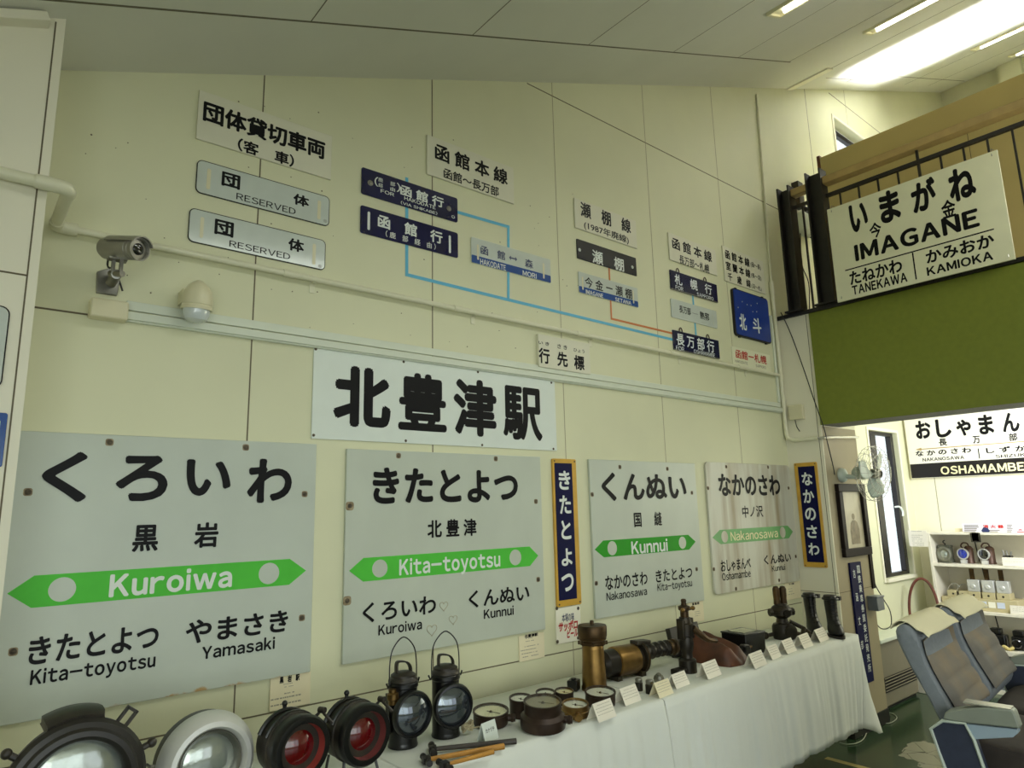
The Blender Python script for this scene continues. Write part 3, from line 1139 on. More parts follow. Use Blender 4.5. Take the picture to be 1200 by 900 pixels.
s.line('SETANA', 720.5, 348.2, 352.8, 739.5, M['white'], .02, n=.0016)
slot(s, (681, 324), (684.5, 340))
slot(s, (740.5, 340), (743.8, 356))
s.done()
# 11-14 second Hakodate line column
s = Sign('title_board', 'white title board reading 函館本線 over 長万部～札幌, above the hung navy plate', 'sign',
         [(782, 272), (838.3, 295), (838.3, 323.6), (783.3, 304)], 'wall', M['board'], .008)
s.line('函 館 本 線', 787, 277.5, 290.8, 834, None, .026)
s.line('長万部～札幌', 795.6, 298, 308.4, 831, None, .016)
s.done()


def hung(label, cor, txt, t_tl, t_br, f_tl, f_br, latin, l_tl, l_br, hooks):
    s = Sign('hung_plate', label, 'sign', cor, 'wall', M['navy'], .008, .003, 'hung navy plates')
    s.line(txt, *t_tl, M['white'], .02)
    s.line('FOR', *f_tl, M['white'], .012)
    s.line(latin, *l_tl, M['white'], .012)
    for p in hooks:
        u, v = s.uv(*p)
        c = s.Z0 + s.U * u + ZUP * s.v1 + s.N * .004
        mb = MB()
        mb.tube([c + s.U * (.016 * math.cos(a)) + ZUP * (-.004 + .03 * math.sin(a)) for a in [PI * k / 10 for k in range(11)]], .0035, 6)
        mb.build('hook', M['rust'], s.root)
    s.rect_uv(s.u0, s.v0, s.u1, s.v0 + .006, M['steel'], 'edge_strip')
    s.done()


hung('navy plate hanging by two hooks, reading 札幌行 FOR SAPPORO', [(784, 316.7), (839.4, 334), (839.4, 355.6), (785, 338.3)],
     '札　幌　行', (790, 320.2, 332.4, 834), None, (791.4, 333.9, 338.6, 800.6), None, 'SAPPORO', (816.4, 342.4, 346.6, 836), None, ((794.5, 316), (826.5, 327)))
s = Sign('route_plate', 'cream plate reading 長万部一熱郛 between the two hung navy plates', 'sign',
         [(785, 349.4), (839.4, 365.3), (839.4, 386.7), (786.4, 370)], 'wall', M['plate'], .005, .008, 'route plates')
s.line('長万部', 795.5, 357.2, 366, 809.4, None, .018)
s.text('ー', (811, 366.5), (818, 368.8), bold=.03)
s.line('熱郛', 819.8, 364.5, 373.4, 831, None, .018)
s.dashes((796, 370.5), (808, 374), 1)
s.dashes((822, 377), (829, 380), 1)
slot(s, (788.2, 354), (790.8, 367), M['enamel'])
slot(s, (834.5, 368), (837.3, 381.5), M['enamel'])
s.done()
hung('navy plate hanging by two hooks, reading 長万部行 FOR OSHAMAMBE', [(787, 385.6), (841.4, 400.6), (842, 421.7), (788.6, 409)],
     '長 万 部 行', (792, 389.5, 404, 837), None, (792, 404.8, 410, 801.8), None, 'OSHAMAMBE', (812.8, 409.2, 413.8, 837.8), None, ((798.3, 386), (830, 394)))
# 15 three lines title
s = Sign('title_board', 'white title board listing three lines 函館本線, 室蘭本線 and 千歳線', 'sign',
         [(845, 286.7), (894, 308.3), (894.7, 345.3), (848.3, 328.6)], 'wall', M['board'], .008)
for big, sm, a, b, c, d in (('函 館 本 線', '(函～長)', (849.3, 292, 302.4, 878.2), 0, (879.2, 306.4, 313, 891.4), 0),
                            ('室 蘭 本 線', '(長～沼)', (850, 305.4, 315.6, 879.2), 0, (879.8, 319.3, 325.6, 892), 0),
                            ('千　歳　線', '(沼～札)', (852.4, 318.8, 328.2, 879.6), 0, (880.2, 331.8, 338, 892.4), 0)):
    s.line(big, *a, None, .026)
    s.line(sm, *c, None, .014)
s.done()
# 16 Hokuto head mark
s = Sign('headmark_panel', 'square royal blue panel with white 北斗 and seven small stars', 'sign',
         [(856.7, 341), (897.8, 351.4), (899, 402), (860, 391.7)], 'wall', M['royal'], .022, .02)
s.text('北', (865.5, 366.7), (875.5, 388), M['white'], .02)
s.text('斗', (881, 371), (892.8, 391.7), M['white'], .02)
for p in ((869.7, 353.6), (875.5, 357), (880, 358), (887.2, 355.6), (865, 360.3), (882.2, 365.3), (886.7, 365.3)):
    u, v = s.uv(*p)
    s.disc_uv(u, v, .005, M['cream_letter'], 'star', .0008, 5)
s.done()
rb = MB()
rb.rrect(s.Z0, s.U, ZUP, s.N, s.u0 - .008, s.v0 - .008, s.u1 + .008, s.v1 + .008, .017, .026)
rb.build('rim', M['black_steel'], s.root)
for u in (s.u0 + .05, s.u1 - .05):
    for v in (s.v1 + .004, s.v0 - .016):
        rb = MB()
        rb.bb(s.Z0 + s.U * (u - .01) + ZUP * v, s.Z0 + s.U * (u + .01) + ZUP * (v + .014) + s.N * .012)
        rb.build('bracket', M['black_steel'], s.root)
# 17 red lettering plate
s = Sign('route_plate', 'cream plate with red 函館一札幌 lettering under the blue square panel', 'sign',
         [(856.7, 405.6), (901.7, 416.7), (902.5, 436.7), (858, 426.4)], 'wall', M['cream_board'], .005, .003, 'route plates')
s.line('函館ー札幌', 861.4, 409, 419.2, 898, M['red'], .02)
s.line('HAKODATE', 861.4, 421.2, 424.4, 876, M['grey_letter'], 0.005)
s.line('SAPPORO', 885.4, 426.8, 430, 897.5, M['grey_letter'], 0.005)
s.done()
# 18 destination plates caption
s = Sign('caption_board', 'small white caption board reading 行先標 under the wall pipe', 'sign',
         [(628.5, 392), (689, 404), (688, 440), (628, 429.5)], 'wall', M['board'], .018)
s.text('行', (631, 406.8), (644.5, 427.2), bold=.03)
s.text('先', (652.5, 411.3), (665.5, 430.8), bold=.03)
s.text('標', (672.2, 415.5), (685, 434.6), bold=.03)
s.text('い き', (631, 399), (643.5, 405.5), bold=.02)
s.text('さ き', (653, 403), (664.5, 410.2), bold=.02)
s.text('ひょう', (672, 407.6), (685, 414.3), bold=.01)
s.done()
# 19 station name board
s = Sign('station_title_board', 'wide white board with heavy rounded 北豊津駅 lettering', 'sign',
         [(366.6, 406.4), (649.5, 447.5), (651, 528.5), (364.5, 514)], 'wall', M['board_bright'], .006)
for ch, a, b, bo in (('北', (391.5, 426), (457.5, 503), .045), ('豊', (467, 434.5), (523.5, 507), .035), ('津', (531, 441.5), (582.5, 513), .038), ('駅', (588.5, 450.5), (636, 517.4), .03)):
    s.text(ch, a, b, bold=bo, res=6)
for p in ((370, 409), (473, 424), (560, 436), (646, 448.5), (367.5, 510), (475.5, 516.5), (565, 521.5), (648.5, 526)):
    s.bolt(*p, r=.0035)
s.done()


# 20-23 the four large station name boards
def station(label, cor, m, green, arrow, circles, texts, bolts, x0=None, r=0.0, paint=None):
    s = Sign('station_name_board', label, 'sign', cor, 'wall', m, .014, r, 'large station name boards', bevel=.002, x0=x0)
    (lt, btl, bbl, btr, bbr, rt) = [s.uv(*p) for p in arrow]
    top, bot = (btl[1] + btr[1]) / 2, (bbl[1] + bbr[1]) / 2
    mid = (top + bot) / 2
    xl, xr = (btl[0] + bbl[0]) / 2, (btr[0] + bbr[0]) / 2
    L = s.layer('arrow_band', green)
    L.prism([(lt[0], mid), (xl, bot), (xr, bot), (rt[0], mid), (xr, top), (xl, top)], s.Z0 + s.N * s.t, s.U, ZUP, s.N, .0006)
    for (cx0, cx1, cy) in circles:
        u0, u1 = s.uv(cx0, cy)[0], s.uv(cx1, cy)[0]
        s.disc_uv((u0 + u1) / 2, mid, (u1 - u0) / 2, m, 'white_disc', .0011)
    for tx in texts:
        if isinstance(tx[1], float) or isinstance(tx[1], int):
            s.line(tx[0], *tx[1:5], M[tx[6]] if len(tx) > 6 else M['black'], tx[5], n=.0016, res=5)
            continue
        txt, a, b, bo = tx[:4]
        mm = M[tx[4]] if len(tx) > 4 else M['black']
        s.text(txt, a, b, mm, bo, n=.0016, res=5)
    for p in bolts:
        s.smudge(p[0], p[1], .0115 if p[0] not in (410, 406.7) else .017, M['stain'])
        s.bolt(*p, r=.0055)
    if paint:
        paint(s)
    s.done()
    return s


lx = W(8.4, 694.7).x - .016
sK = station('large station board for くろいわ with rust along its foot, farthest left above the big headlamps', [(27, 505), (368, 521), (363, 790), (0, 845)], M['enamel_rust'], M['green'],
        [(8.4, 694.7), (39.7, 672.8), (37.3, 711), (338.4, 656.4), (339.8, 686.3), (358.5, 670.4)],
        [(56.5, 89.1, 690), (303, 327, 673)],
        [('く', (52, 528), (100.5, 588.5), .035), ('ろ', (138, 532.5), (195, 587), .035), ('い', (219, 538), (269.5, 581), .035), ('わ', (291, 537), (341, 589), .035),
         ('黒', (156.4, 615.4), (184.5, 645.5), .03), ('岩', (228.5, 612.5), (255, 641), .03),
         ('Kuroiwa', 129.3, 672.5, 700.5, 272, .036, 'white'),
         ('きたとよつ', 35, 747, 779.6, 185.8, .028), ('Kita-toyotsu', 36.4, 784.8, 808, 182, .03),
         ('やまさき', 218.4, 727.4, 755.4, 337.5, .028), ('Yamasaki', 237, 757, 773, 322, .03)],
        [(128.4, 518.3), (288, 524.3), (32.7, 576.6), (357, 579), (353.8, 724), (15.4, 763.8)], x0=lx)


def hearts(s):
    for (x, y, k) in ((520, 710, 5), (531, 726, 5), (506, 738, 6)):
        u, v = s.uv(x, y)
        r = k * .0042
        pts = []
        for i in range(25):
            a = 2 * PI * i / 24
            pts.append(s.Z0 + s.U * (u + r * .062 * 16 * math.sin(a) ** 3) + ZUP * (v + r * .062 * (13 * math.cos(a) - 5 * math.cos(2 * a) - 2 * math.cos(3 * a) - math.cos(4 * a))) + s.N * (s.t + .0006))
        s.layer('scratched_heart', M['rope']).tube(pts[:-1], .0011, 4, True)


station('large station board for きたとよつ with scratched hearts, under the wide 北豊津駅 board', [(402.3, 526.7), (630.7, 535), (636.7, 736), (401.7, 779.3)], M['enamel'], M['green'],
        [(409, 669.3), (425.7, 654.3), (425.7, 681.7), (620.7, 640), (620.7, 663.3), (630.7, 650.7)],
        [(436, 454, 666), (597, 610.7, 652.7)],
        [('きたとよつ', 436.7, 547.3, 590.7, 606.7, .038), ('北 豊 津', 500.7, 609.3, 630.7, 558.3, .028),
         ('Kita-toyotsu', 467.7, 655, 680, 586, .03, 'white'),
         ('くろいわ', 425, 707, 730.7, 510.7, .022), ('Kuroiwa', 443.3, 732.3, 745, 494.3, .026),
         ('くんぬい', 549, 692.7, 713.3, 620, .022), ('Kunnui', 566.7, 714.3, 725.7, 601.7, .026)],
        [(467, 534), (581, 537.7), (410, 593), (628, 587.7), (630.7, 679), (406.7, 704)], paint=hearts)
station('large station board for くんぬい between the navy きたとよつ strip and the stained board', [(688, 538.7), (812.6, 543), (822, 702), (695.8, 727)], M['enamel'], M['green_dark'],
        [(697, 645.2), (707.3, 634.2), (707.3, 654.7), (806.2, 626), (807.7, 642.7), (815, 634.2)],
        [(711.9, 722.9, 644), (795.4, 803.9, 635.8)],
        [('くんぬい', 704, 553.2, 587.5, 803.9, .032), ('国', (742.3, 601), (752, 617.5), .025), ('縫', (766, 599.8), (775.8, 615.8), .02),
         ('Kunnui', 739.2, 634.2, 649.8, 782, .03, 'white'),
         ('なかのさわ', 708.6, 675, 692, 758.4, .022), ('Nakanosawa', 710.3, 694, 704.3, 757.9, .015),
         ('きたとよつ', 767.8, 668.4, 683, 810.8, .022), ('Kita-toyotsu', 769.9, 684, 695.5, 810.8, .015)],
        [(726.4, 547.3), (782, 549.4), (694, 579.5), (810.8, 577.5), (816.4, 667), (698.8, 683.6)])
station('large stained station board for なかのさわ with faded green band, in the corner by the pillar', [(824, 542.2), (922, 544.8), (936, 678.4), (835.8, 699)], M['enamel_dirty'], M['green_faded'],
        [(835, 631.7), (843.5, 622.2), (844.5, 639.3), (922.7, 615), (924.5, 629.4), (929, 622.2)],
        [(845.3, 853, 630), (913.5, 920.2, 621.7)],
        [('なかのさわ', 840.7, 555, 581.5, 913.8, .034), ('中ノ沢', 869, 592.8, 607, 893.8, .018),
         ('Nakanosawa', 855.5, 622.7, 634.2, 911.2, .012, 'cream_letter'),
         ('おしゃまんべ', 844, 656.7, 671, 879.3, .02), ('Oshamambe', 845.8, 671.3, 680.7, 879.3, .012),
         ('くんぬい', 894.6, 651, 662.3, 926.5, .02), ('Kunnui', 904, 663, 670, 919.9, .012)],
        [(851, 547), (900, 547.5), (829.7, 572), (924, 572), (932.5, 652), (836.5, 667), (862.5, 690), (913, 680)], r=.03)


# 24, 26 vertical navy strips in yellow frames
def vertical(label, cor, inner, plane, chars, cat='sign'):
    s = Sign('vertical_name_strip', label, cat, cor, plane, M['yellow'], .012, .008, 'navy vertical name strips', part='frame')
    q = [s.uv(*p) for p in inner]
    s.rect_uv((q[0][0] + q[3][0]) / 2, (q[2][1] + q[3][1]) / 2, (q[1][0] + q[2][0]) / 2, (q[0][1] + q[1][1]) / 2, M['navy_matte'], 'panel', .0012)
    for ch, a, b in chars:
        s.text(ch, a, b, M['white'], .03, n=.002, res=5)
    for u in (s.u0 + .012, s.u1 - .012):
        for v in (s.v0 + .012, s.v1 - .012):
            s.disc_uv(u, v, .004, M['rust'], 'nail', .003, 10)
    s.done()


vertical('tall navy きたとよつ strip in a yellow frame, between the two middle station boards',
         [(645.7, 536.7), (673.3, 539.3), (679, 710), (650.7, 709.3)], [(650.3, 542.3), (670.7, 543.3), (675.3, 702.7), (654.3, 702.7)], 'wall',
         [('き', (654, 551.5), (668.5, 574)), ('た', (655, 580.5), (669.3, 602)), ('と', (657, 610), (669.3, 631.7)), ('よ', (657.3, 643), (670.7, 662.5)), ('つ', (657.3, 673), (672.3, 692))])
vertical('tall navy なかのさわ strip in a yellow frame on the side of the pillar',
         [(931.8, 542.6), (958.7, 541.7), (969.4, 665.4), (942.8, 664)], [(935.3, 547), (955, 546), (965.3, 658.8), (945.7, 658.8)], 'pillar',
         [('な', (939, 553.8), (953, 568.6)), ('か', (940.5, 573.8), (955, 589.2)), ('の', (942.8, 595), (957, 610)), ('さ', (944.8, 615.4), (958.7, 630.7)), ('わ', (946.8, 636), (961, 651))])
# 25 beer plate
s = Sign('beer_plate', 'cream enamel plate with red beer lettering and rusty corners under the navy strip', 'sign',
         [(650.7, 710.7), (679, 710.7), (680, 750), (650.7, 755)], 'wall', M['cream_plate'], .006, .012)
s.text('本場の味', (658.3, 719.6), (672.7, 727), M['navy_letter'], .012)
s.text('サッポロ', (653.6, 729.3), (676.5, 737.2), M['red'], .045, shear=.12)
s.text('ビール', (664, 738), (676.8, 745.5), M['red'], .045, shear=.12)
for p in ((653.3, 752), (677.5, 747.5), (652.5, 713), (677.5, 712.8)):
    s.bolt(*p, r=.005)
s.done()
# 27 Imagane board on the balcony
s = Sign('station_name_board', 'large cream board for いまがね IMAGANE hung outside the balcony railing', 'sign',
         [(970.7, 245), (1170.5, 177), (1189.8, 304.8), (981.6, 354.7)], 'balcony', M['cream_board'], .012, 0, part='board')
for ch, a, b in (('い', (994, 241.5), (1018.5, 267.5)), ('ま', (1028.5, 227.5), (1057, 256)), ('が', (1065.5, 215.5), (1099.5, 242)), ('ね', (1109, 201.5), (1145.5, 229))):
    s.text(ch, a, b, bold=.045, res=6)
s.text('今', (1018, 263), (1034, 276.5), bold=.025)
s.text('金', (1101.8, 236.8), (1121.4, 252.4), bold=.025)
s.line('IMAGANE', 1000.5, 287.4, 307.5, 1147, None, .042, res=6)
a, b = s.uv(990.3, 316), s.uv(1165, 269.7)
zm = (a[1] + b[1]) / 2
s.rect_uv(a[0], zm - .004, b[0], zm + .004, M['black'], 'rule')
a, b = s.uv(1069.7, 296), s.uv(1073.4, 327.5)
s.rect_uv((a[0] + b[0]) / 2 - .004, b[1], (a[0] + b[0]) / 2 + .004, a[1], M['black'], 'rule')
s.line('たねかわ', 994.9, 319, 335, 1057, None, .03)
s.line('TANEKAWA', 998, 335.5, 346.3, 1062.9, None, .035)
s.line('かみおか', 1084, 294.3, 310.3, 1165, None, .03)
s.line('KAMIOKA', 1085.5, 313.5, 324, 1163.4, None, .035)
s.done()
for (u, v) in ((s.u0 + .03, s.v1 - .03), (s.u1 - .03, s.v1 - .03), (s.u0 + .03, s.v0 + .02), (s.u1 - .03, s.v0 + .02)):
    w = MB()
    c = s.Z0 + s.U * u + ZUP * v
    w.tube([c + s.N * .014, c + ZUP * .05 + s.N * .004, c - s.N * .05 + ZUP * .06], .0022, 5)
    w.build('hanging_wire', M['wire'], s.root)
# 28 Oshamambe board in the far room
fx = 6.85
u_l = XP(1064.5, 545, fx).dot(V3((0, -1, 0)))
s = Sign('station_name_board', 'long pale board for おしゃまんべ with a black OSHAMAMBE band, high in the far room', 'sign',
         [(1064.5, 490), (1240, 467), (1240, 552), (1066.8, 562)], 'far', M['ivory_lit'], .04)
v0 = (s.uv(1066.8, 562)[1] + s.uv(1200, 555)[1]) / 2
v1 = (s.uv(1065, 544.6)[1] + s.uv(1180, 537)[1]) / 2
s.rect_uv(s.u0 + .004, s.v0 + .003, s.u1 - .004, v1, M['alu_dark'], 'name_band', .002)
for ch, a, b in (('お', (1071.5, 493.7), (1092.3, 513.3)), ('し', (1095.2, 491.8), (1116, 511.8)), ('ゃ', (1119.2, 492.4), (1139.4, 510)),
                 ('ま', (1145, 486.8), (1166, 508.3)), ('ん', (1172.3, 484.5), (1196.3, 505.2)), ('べ', (1198, 487.5), (1222, 503))):
    s.text(ch, a, b, bold=.04, res=5)
s.text('長', (1099.5, 514.3), (1110.3, 522), bold=.03)
s.text('万', (1139.3, 511.2), (1149.2, 519.3), bold=.03)
s.text('部', (1181.5, 508), (1193, 516.3), bold=.03)
a, b = s.uv(1072.6, 525.6), s.uv(1225, 517)
zm = (a[1] + b[1]) / 2
s.rect_uv(a[0] + .03, zm - .004, b[0], zm + .004, M['rail'], 'rule')
s.layer('rule', M['rail']).prism([(a[0], zm), (a[0] + .05, zm - .014), (a[0] + .05, zm + .014)], s.Z0 + s.N * s.t, s.U, ZUP, s.N, .0008)
s.line('な か の さ わ', 1072.6, 528.7, 535, 1138, None, .035)
s.line('NAKANOSAWA', 1081, 537, 540.9, 1129.8, None, .03)
s.line('し ず か り', 1155, 524.8, 531.7, 1220, None, .035)
s.line('SHIZUKARI', 1166, 533, 536.9, 1218.8, None, .03)
a, b = s.uv(1146.2, 525.5), s.uv(1147.2, 537.5)
s.rect_uv(a[0] - .004, b[1], a[0] + .004, a[1], M['black'], 'divider')
s.line('OSHAMAMBE', 1101.8, 546.8, 556.4, 1200.6, M['cream_letter'], .03, n=.0026)
s.done()
# blue vertical plate on the pillar front
s = Sign('vertical_notice_plate', 'narrow chipped navy plate with two columns of white writing leaning on the pillar front', 'sign',
         [(993.7, 659.6), (1006.7, 657.8), (1021.5, 800), (1008.5, 800)], 'pillar_front', M['navy_matte'], .014, .004)
ch = '国鉄乗車券類委託発売所'
for k, c in enumerate(ch):
    f = k / (len(ch) - 1)
    u = s.u0 + (s.u1 - s.u0) * .70
    v = s.v1 - .05 - (s.v1 - s.v0 - .14) * f
    s.text_uv(c, u - .022, v - .026, u + .022, v + .026, M['white'], .01)
for k, c in enumerate('吉涵丈部'):
    u = s.u0 + (s.u1 - s.u0) * .28
    v = s.v1 - .075 - .155 * k
    s.text_uv(c, u - .017, v - .028, u + .017, v + .028, M['white'], .008)
s.done()
# left edge plates on the projecting wall
s = Sign('enamel_plate', 'white enamel plate with a dark chipped rim at the left edge of the photo', 'sign',
         [(-70, 350), (11, 361.5), (0, 453), (-80, 450)], 'left', M['plate'], .006, .02)
rb = MB()
rb.rrect(s.Z0, s.U, ZUP, s.N, s.u0 - .003, s.v0 - .003, s.u1 + .003, s.v1 + .003, .005, .022)
rb.build('rim', M['charcoal'], s.root)
s.done()
s = Sign('enamel_plate', 'bright blue enamel plate at the left edge of the photo below the white one', 'sign',
         [(-70, 480), (9, 484.5), (2.5, 546), (-75, 548)], 'left', M['blue_band'], .008, .006)
s.rect_uv(s.u0 + .01, s.v0 + .02, s.u1 - .014, s.v1 - .02, M['plate'], 'white_field', .0008, .004)
s.done()


# paper explanation cards on the wall
def wall_card(label, cor, title, ttl, tbr, rows, bold=.03):
    s = Sign('explanation_card', label, 'card', cor, 'wall', M['paper'], .005, 0, 'explanation cards under the station boards', part='card')
    s.text(title, ttl, tbr, bold=bold)
    for (a, b, n) in rows:
        s.dashes(a, b, n)
    s.done()


wall_card('cream paper card titled 黒岩駅 under the leftmost station board', [(316, 795), (363, 786), (363, 824), (315, 834)], '黒　岩　駅', (327.8, 793.2), (351, 797.2),
          [((332, 800.5), (346, 804.5), 2), ((330, 810.5), (348, 813), 1), ((317.5, 817), (358, 823), 2)], .045)
wall_card('cream paper card titled 北豊津駅 under the board with hearts', [(607.5, 746), (637, 740), (637, 769), (607.5, 777)], '北豊津駅', (614.5, 744), (630.3, 745.2),
          [((616, 747), (629, 751), 2), ((610, 757), (634, 768), 4)], .045)
wall_card('cream paper card titled 国縫駅 under the くんぬい board behind the valve', [(805.5, 705), (823, 701.5), (824, 727), (806.5, 731)], '国 縫 駅', (811, 706.5), (819.5, 708.2),
          [((814, 716), (821, 722), 3)], .045)
wall_card('pale paper card under the stained board, half hidden by the twin valve', [(919, 684), (937, 680.5), (938, 700), (920, 704)], '中ノ沢駅', (924.5, 683.8), (930.5, 684.8),
          [((923, 689), (931, 697), 3)], .04)

# ------------------------------------------------------------------ pipes, ducts and boxes on the wall
PIPE_Z, PIPE_Y = 2.424, WALL_Y - .028
t = thing('conduit_pipe', 'long cream pipe crossing the sign wall and stepping out round the left panel', 'pipe', (0.2, PIPE_Y, PIPE_Z))
m = MB()
m.tube([(-.4, LP_Y - .03, PIPE_Z + .005), (0.14, LP_Y - .03, PIPE_Z + .005)], .017, 12)
m.build('outer_run', M['pvc'], t)
m = MB()
m.tube([(0.11, LP_Y - .03, PIPE_Z + .005), (0.165, LP_Y - .03, PIPE_Z + .005), (0.187, LP_Y - .022, PIPE_Z + .004), (0.19, LP_Y + .005, PIPE_Z + .002)], .0205, 12, smooth_n=4)
m.build('elbow', M['pvc'], t)
m = MB()
m.tube([(0.19, LP_Y - .01, PIPE_Z + .003), (0.19, PIPE_Y - .01, PIPE_Z)], .017, 12)
m.build('link_run', M['pvc'], t)
m = MB()
m.tube([(0.19, PIPE_Y - .045, PIPE_Z), (0.192, PIPE_Y - .012, PIPE_Z), (0.21, PIPE_Y, PIPE_Z), (0.25, PIPE_Y, PIPE_Z)], .0205, 12, smooth_n=4)
m.build('elbow', M['pvc'], t)
m = MB()
m.tube([(0.22, PIPE_Y, PIPE_Z), (4.60, PIPE_Y, PIPE_Z)], .0115, 12)
m.build('long_run', M['pvc'], t)
for x in (0.95, 1.75, 2.55, 3.35, 4.1):
    m = MB()
    m.cyl((x - .022, PIPE_Y, PIPE_Z), (x + .022, PIPE_Y, PIPE_Z), .0145, seg=14)
    m.bb((x + .1, PIPE_Y, PIPE_Z - .014), (x + .112, WALL_Y - .001, PIPE_Z + .014))
    m.bb((x + .095, WALL_Y - .004, PIPE_Z - .05), (x + .117, WALL_Y - .001, PIPE_Z + .02))
    m.build('clip', M['pvc'], t)

m = MB()
m.bb((0.41, WALL_Y - .024, 2.155), (4.624, WALL_Y - .001, 2.183))
m.bb((0.41, WALL_Y - .012, 2.19), (4.624, WALL_Y - .001, 2.222))
m.bb((0.41, WALL_Y - .016, 2.149), (4.624, WALL_Y - .001, 2.157))
tag(m.build('cable_duct', M['duct'], loc=(0.41, WALL_Y, 2.15), bevel=.002), 'long pale flat cable duct running under the pipe above the station boards', 'cable duct')

cx = 4.615
m = MB()
m.tube([(W(896, 200, 2.485).x, WALL_Y - .012, ceil_z(4.6) - .02), (4.655, WALL_Y - .012, 3.05)], .009, 10)
m.build('upper_run', M['pvc'], None)
up = bpy.data.objects['upper_run']
t = thing('vertical_conduit', 'thin upright cream conduit from the ceiling down the pillar corner', 'pipe', (4.655, WALL_Y - .012, 1.93))
up.parent = t
up.data.transform(MW[t].inverted())
MW[up] = MW[t]
m = MB()
m.tube([(4.645, WALL_Y - .02, 3.1), (4.645, WALL_Y - .02, 2.0), (4.643, WALL_Y - .03, 1.965), (4.652, WALL_Y - .07, 1.945), (4.652, PY + .02, 1.945)], .0155, 12)
m.build('main_run', M['pvc'], t)
m = MB()
m.cyl((4.645, WALL_Y - .02, 3.05), (4.645, WALL_Y - .02, 3.15), .019, .019, 12)
m.build('coupling', M['pvc'], t)
for z in (2.26, 2.42):
    m = MB()
    m.bb((4.628, WALL_Y - .03, z - .012), (4.668, WALL_Y - .001, z + .012))
    m.build('clip', M['pvc'], t)
m = MB()
m.tube([(4.652, PY + .03, 1.945), (4.66, PY - .02, 1.945), (4.72, PY - .022, 1.95), (5.195, PY - .022, 1.975)], .009, 8)
m.build('front_run', M['wire'], t)

dx = W(905, 400).x
m = MB()
m.bb((dx - .012, WALL_Y - .014, 2.225), (dx + .012, WALL_Y - .001, 2.88))
tag(m.build('cable_duct', M['duct'], loc=(dx, WALL_Y, 2.22), bevel=.002), 'short upright pale duct beside the corner conduit', 'cable duct')

m = MB()
a, b = XP(926, 476, PX0), XP(944, 491, PX0)
m.bb((PX0 - .035, b.y, b.z), (PX0 - .001, a.y, a.z))
t = thing('junction_box', 'small beige junction box on the side of the pillar', 'junction box', (PX0, (a.y + b.y) / 2, b.z))
m.build('case', M['box_cream'], t, bevel=.004)
m = MB()
m.tube([(PX0 - .015, b.y + .07, b.z), (PX0 - .02, b.y + .06, b.z - .05), (PX0 - .012, b.y + .045, b.z - .085)], .003, 6, smooth_n=4)
m.build('wire_tail', M['cord_black'], t)

m = MB()
pts = [XP(915, 366, PX0 - .045), XP(927, 392, PX0 - .045), XP(943, 436, PX0 - .045), XP(953, 466, PX0 - .045), XP(965, 500, PX0 - .045)]
q = pts[-1].copy(); q.y = PY - .006
m.tube(pts + [W(970, 520, PY - .04), W(976, 545, PY - .03), W(978, 556, PY - .008)], .0035, 6, smooth_n=5)
tag(m.build('loose_cable', M['cord_black'], loc=pts[0]), 'thin black cable slanting across the pillar down to the fan', 'cable')

# security camera
t = thing('security_camera', 'silver bullet security camera on a wall bracket above the cream box', 'security camera', W(128, 345))
A0, A1 = W(128, 292, 2.36), W(160, 293, 2.26)
ax = (A1 - A0).normalized()
L = .148
c0 = W(124, 291, 2.36)
m = MB()
m.lathe([(0, -.004), (.030, -.003), (.034, .004), (.034, L - .034), (.0325, L - .033), (.0325, L - .03), (.034, L - .029), (.034, L - .02), (.0325, L - .019), (.0325, L - .016), (.0345, L - .015), (.036, L), (.032, L), (.031, L - .012), (0, L - .012)], c0, ax, 32)
body = m.build('body', M['cctv'], t)
e = c0 + ax * L
m = MB()
m.lathe([(.031, -.0115), (.031, -.010), (.0185, -.009), (.0185, -.0115)], e, ax, 28)
m.build('led_ring', M['steel'], body)
m = MB()
m.lathe([(.018, -.0115), (.018, -.007), (.012, -.004), (0, -.003)], e, ax, 24)
m.build('lens', M['dark_glass'], body)
side = ax.cross(ZUP).normalized()
upv = side.cross(ax).normalized()
m = MB()
arc = [(.041 * math.cos(math.radians(a)), .041 * math.sin(math.radians(a))) for a in range(25, 156, 10)]
arc2 = [(.037 * math.cos(math.radians(a)), .037 * math.sin(math.radians(a))) for a in range(155, 24, -10)]
m.prism(arc + arc2, c0 + ax * .03, side, upv, ax, L - .02)
m.build('sunshield', M['cctv'], body)
bt = c0 + ax * .062 - upv * .034
m = MB()
for k in (-1, 1):
    m.box(bt + ax * k * .017 - ZUP * .024, (.009, .02, .05))
m.box(bt - ZUP * .002, (.05, .03, .006))
m.cyl(bt - ZUP * .047 - ax * .026, bt - ZUP * .047 + ax * .026, .010, seg=12)
m.build('yoke', M['steel'], t)
wp = W(131, 340)
m = MB()
m.tube([bt - ZUP * .05, V3((wp.x, WALL_Y - .05, wp.z + .04)), V3((wp.x - .008, WALL_Y - .016, wp.z + .015))], .016, 10)
m.prism([(-.03, -.04), (.03, -.04), (.034, .02), (.0, .05), (-.034, .03)], (wp.x - .015, WALL_Y - .016, wp.z + .02), (1, 0, 0), (0, 0, 1), (0, 1, 0), .0155)
m.build('bracket', M['steel'], t, bevel=.002)
m = MB()
m.tube([c0 + ax * .02 - upv * .032, c0 + ax * .028 - upv * .06, V3((wp.x + .0, WALL_Y - .03, wp.z + .06)), V3((wp.x + .03, WALL_Y - .01, wp.z + .0))], .003, 6, smooth_n=5)
m.build('power_cable', M['cord_black'], t)
m = MB()
a, b = W(104, 352), W(146, 380)
m.bb((a.x, WALL_Y - .055, b.z), (b.x, WALL_Y - .001, a.z))
tag(m.build('junction_box', M['box_cream'], loc=((a.x + b.x) / 2, WALL_Y, b.z), bevel=.006), 'cream box under the security camera at the end of the cable duct', 'junction box')
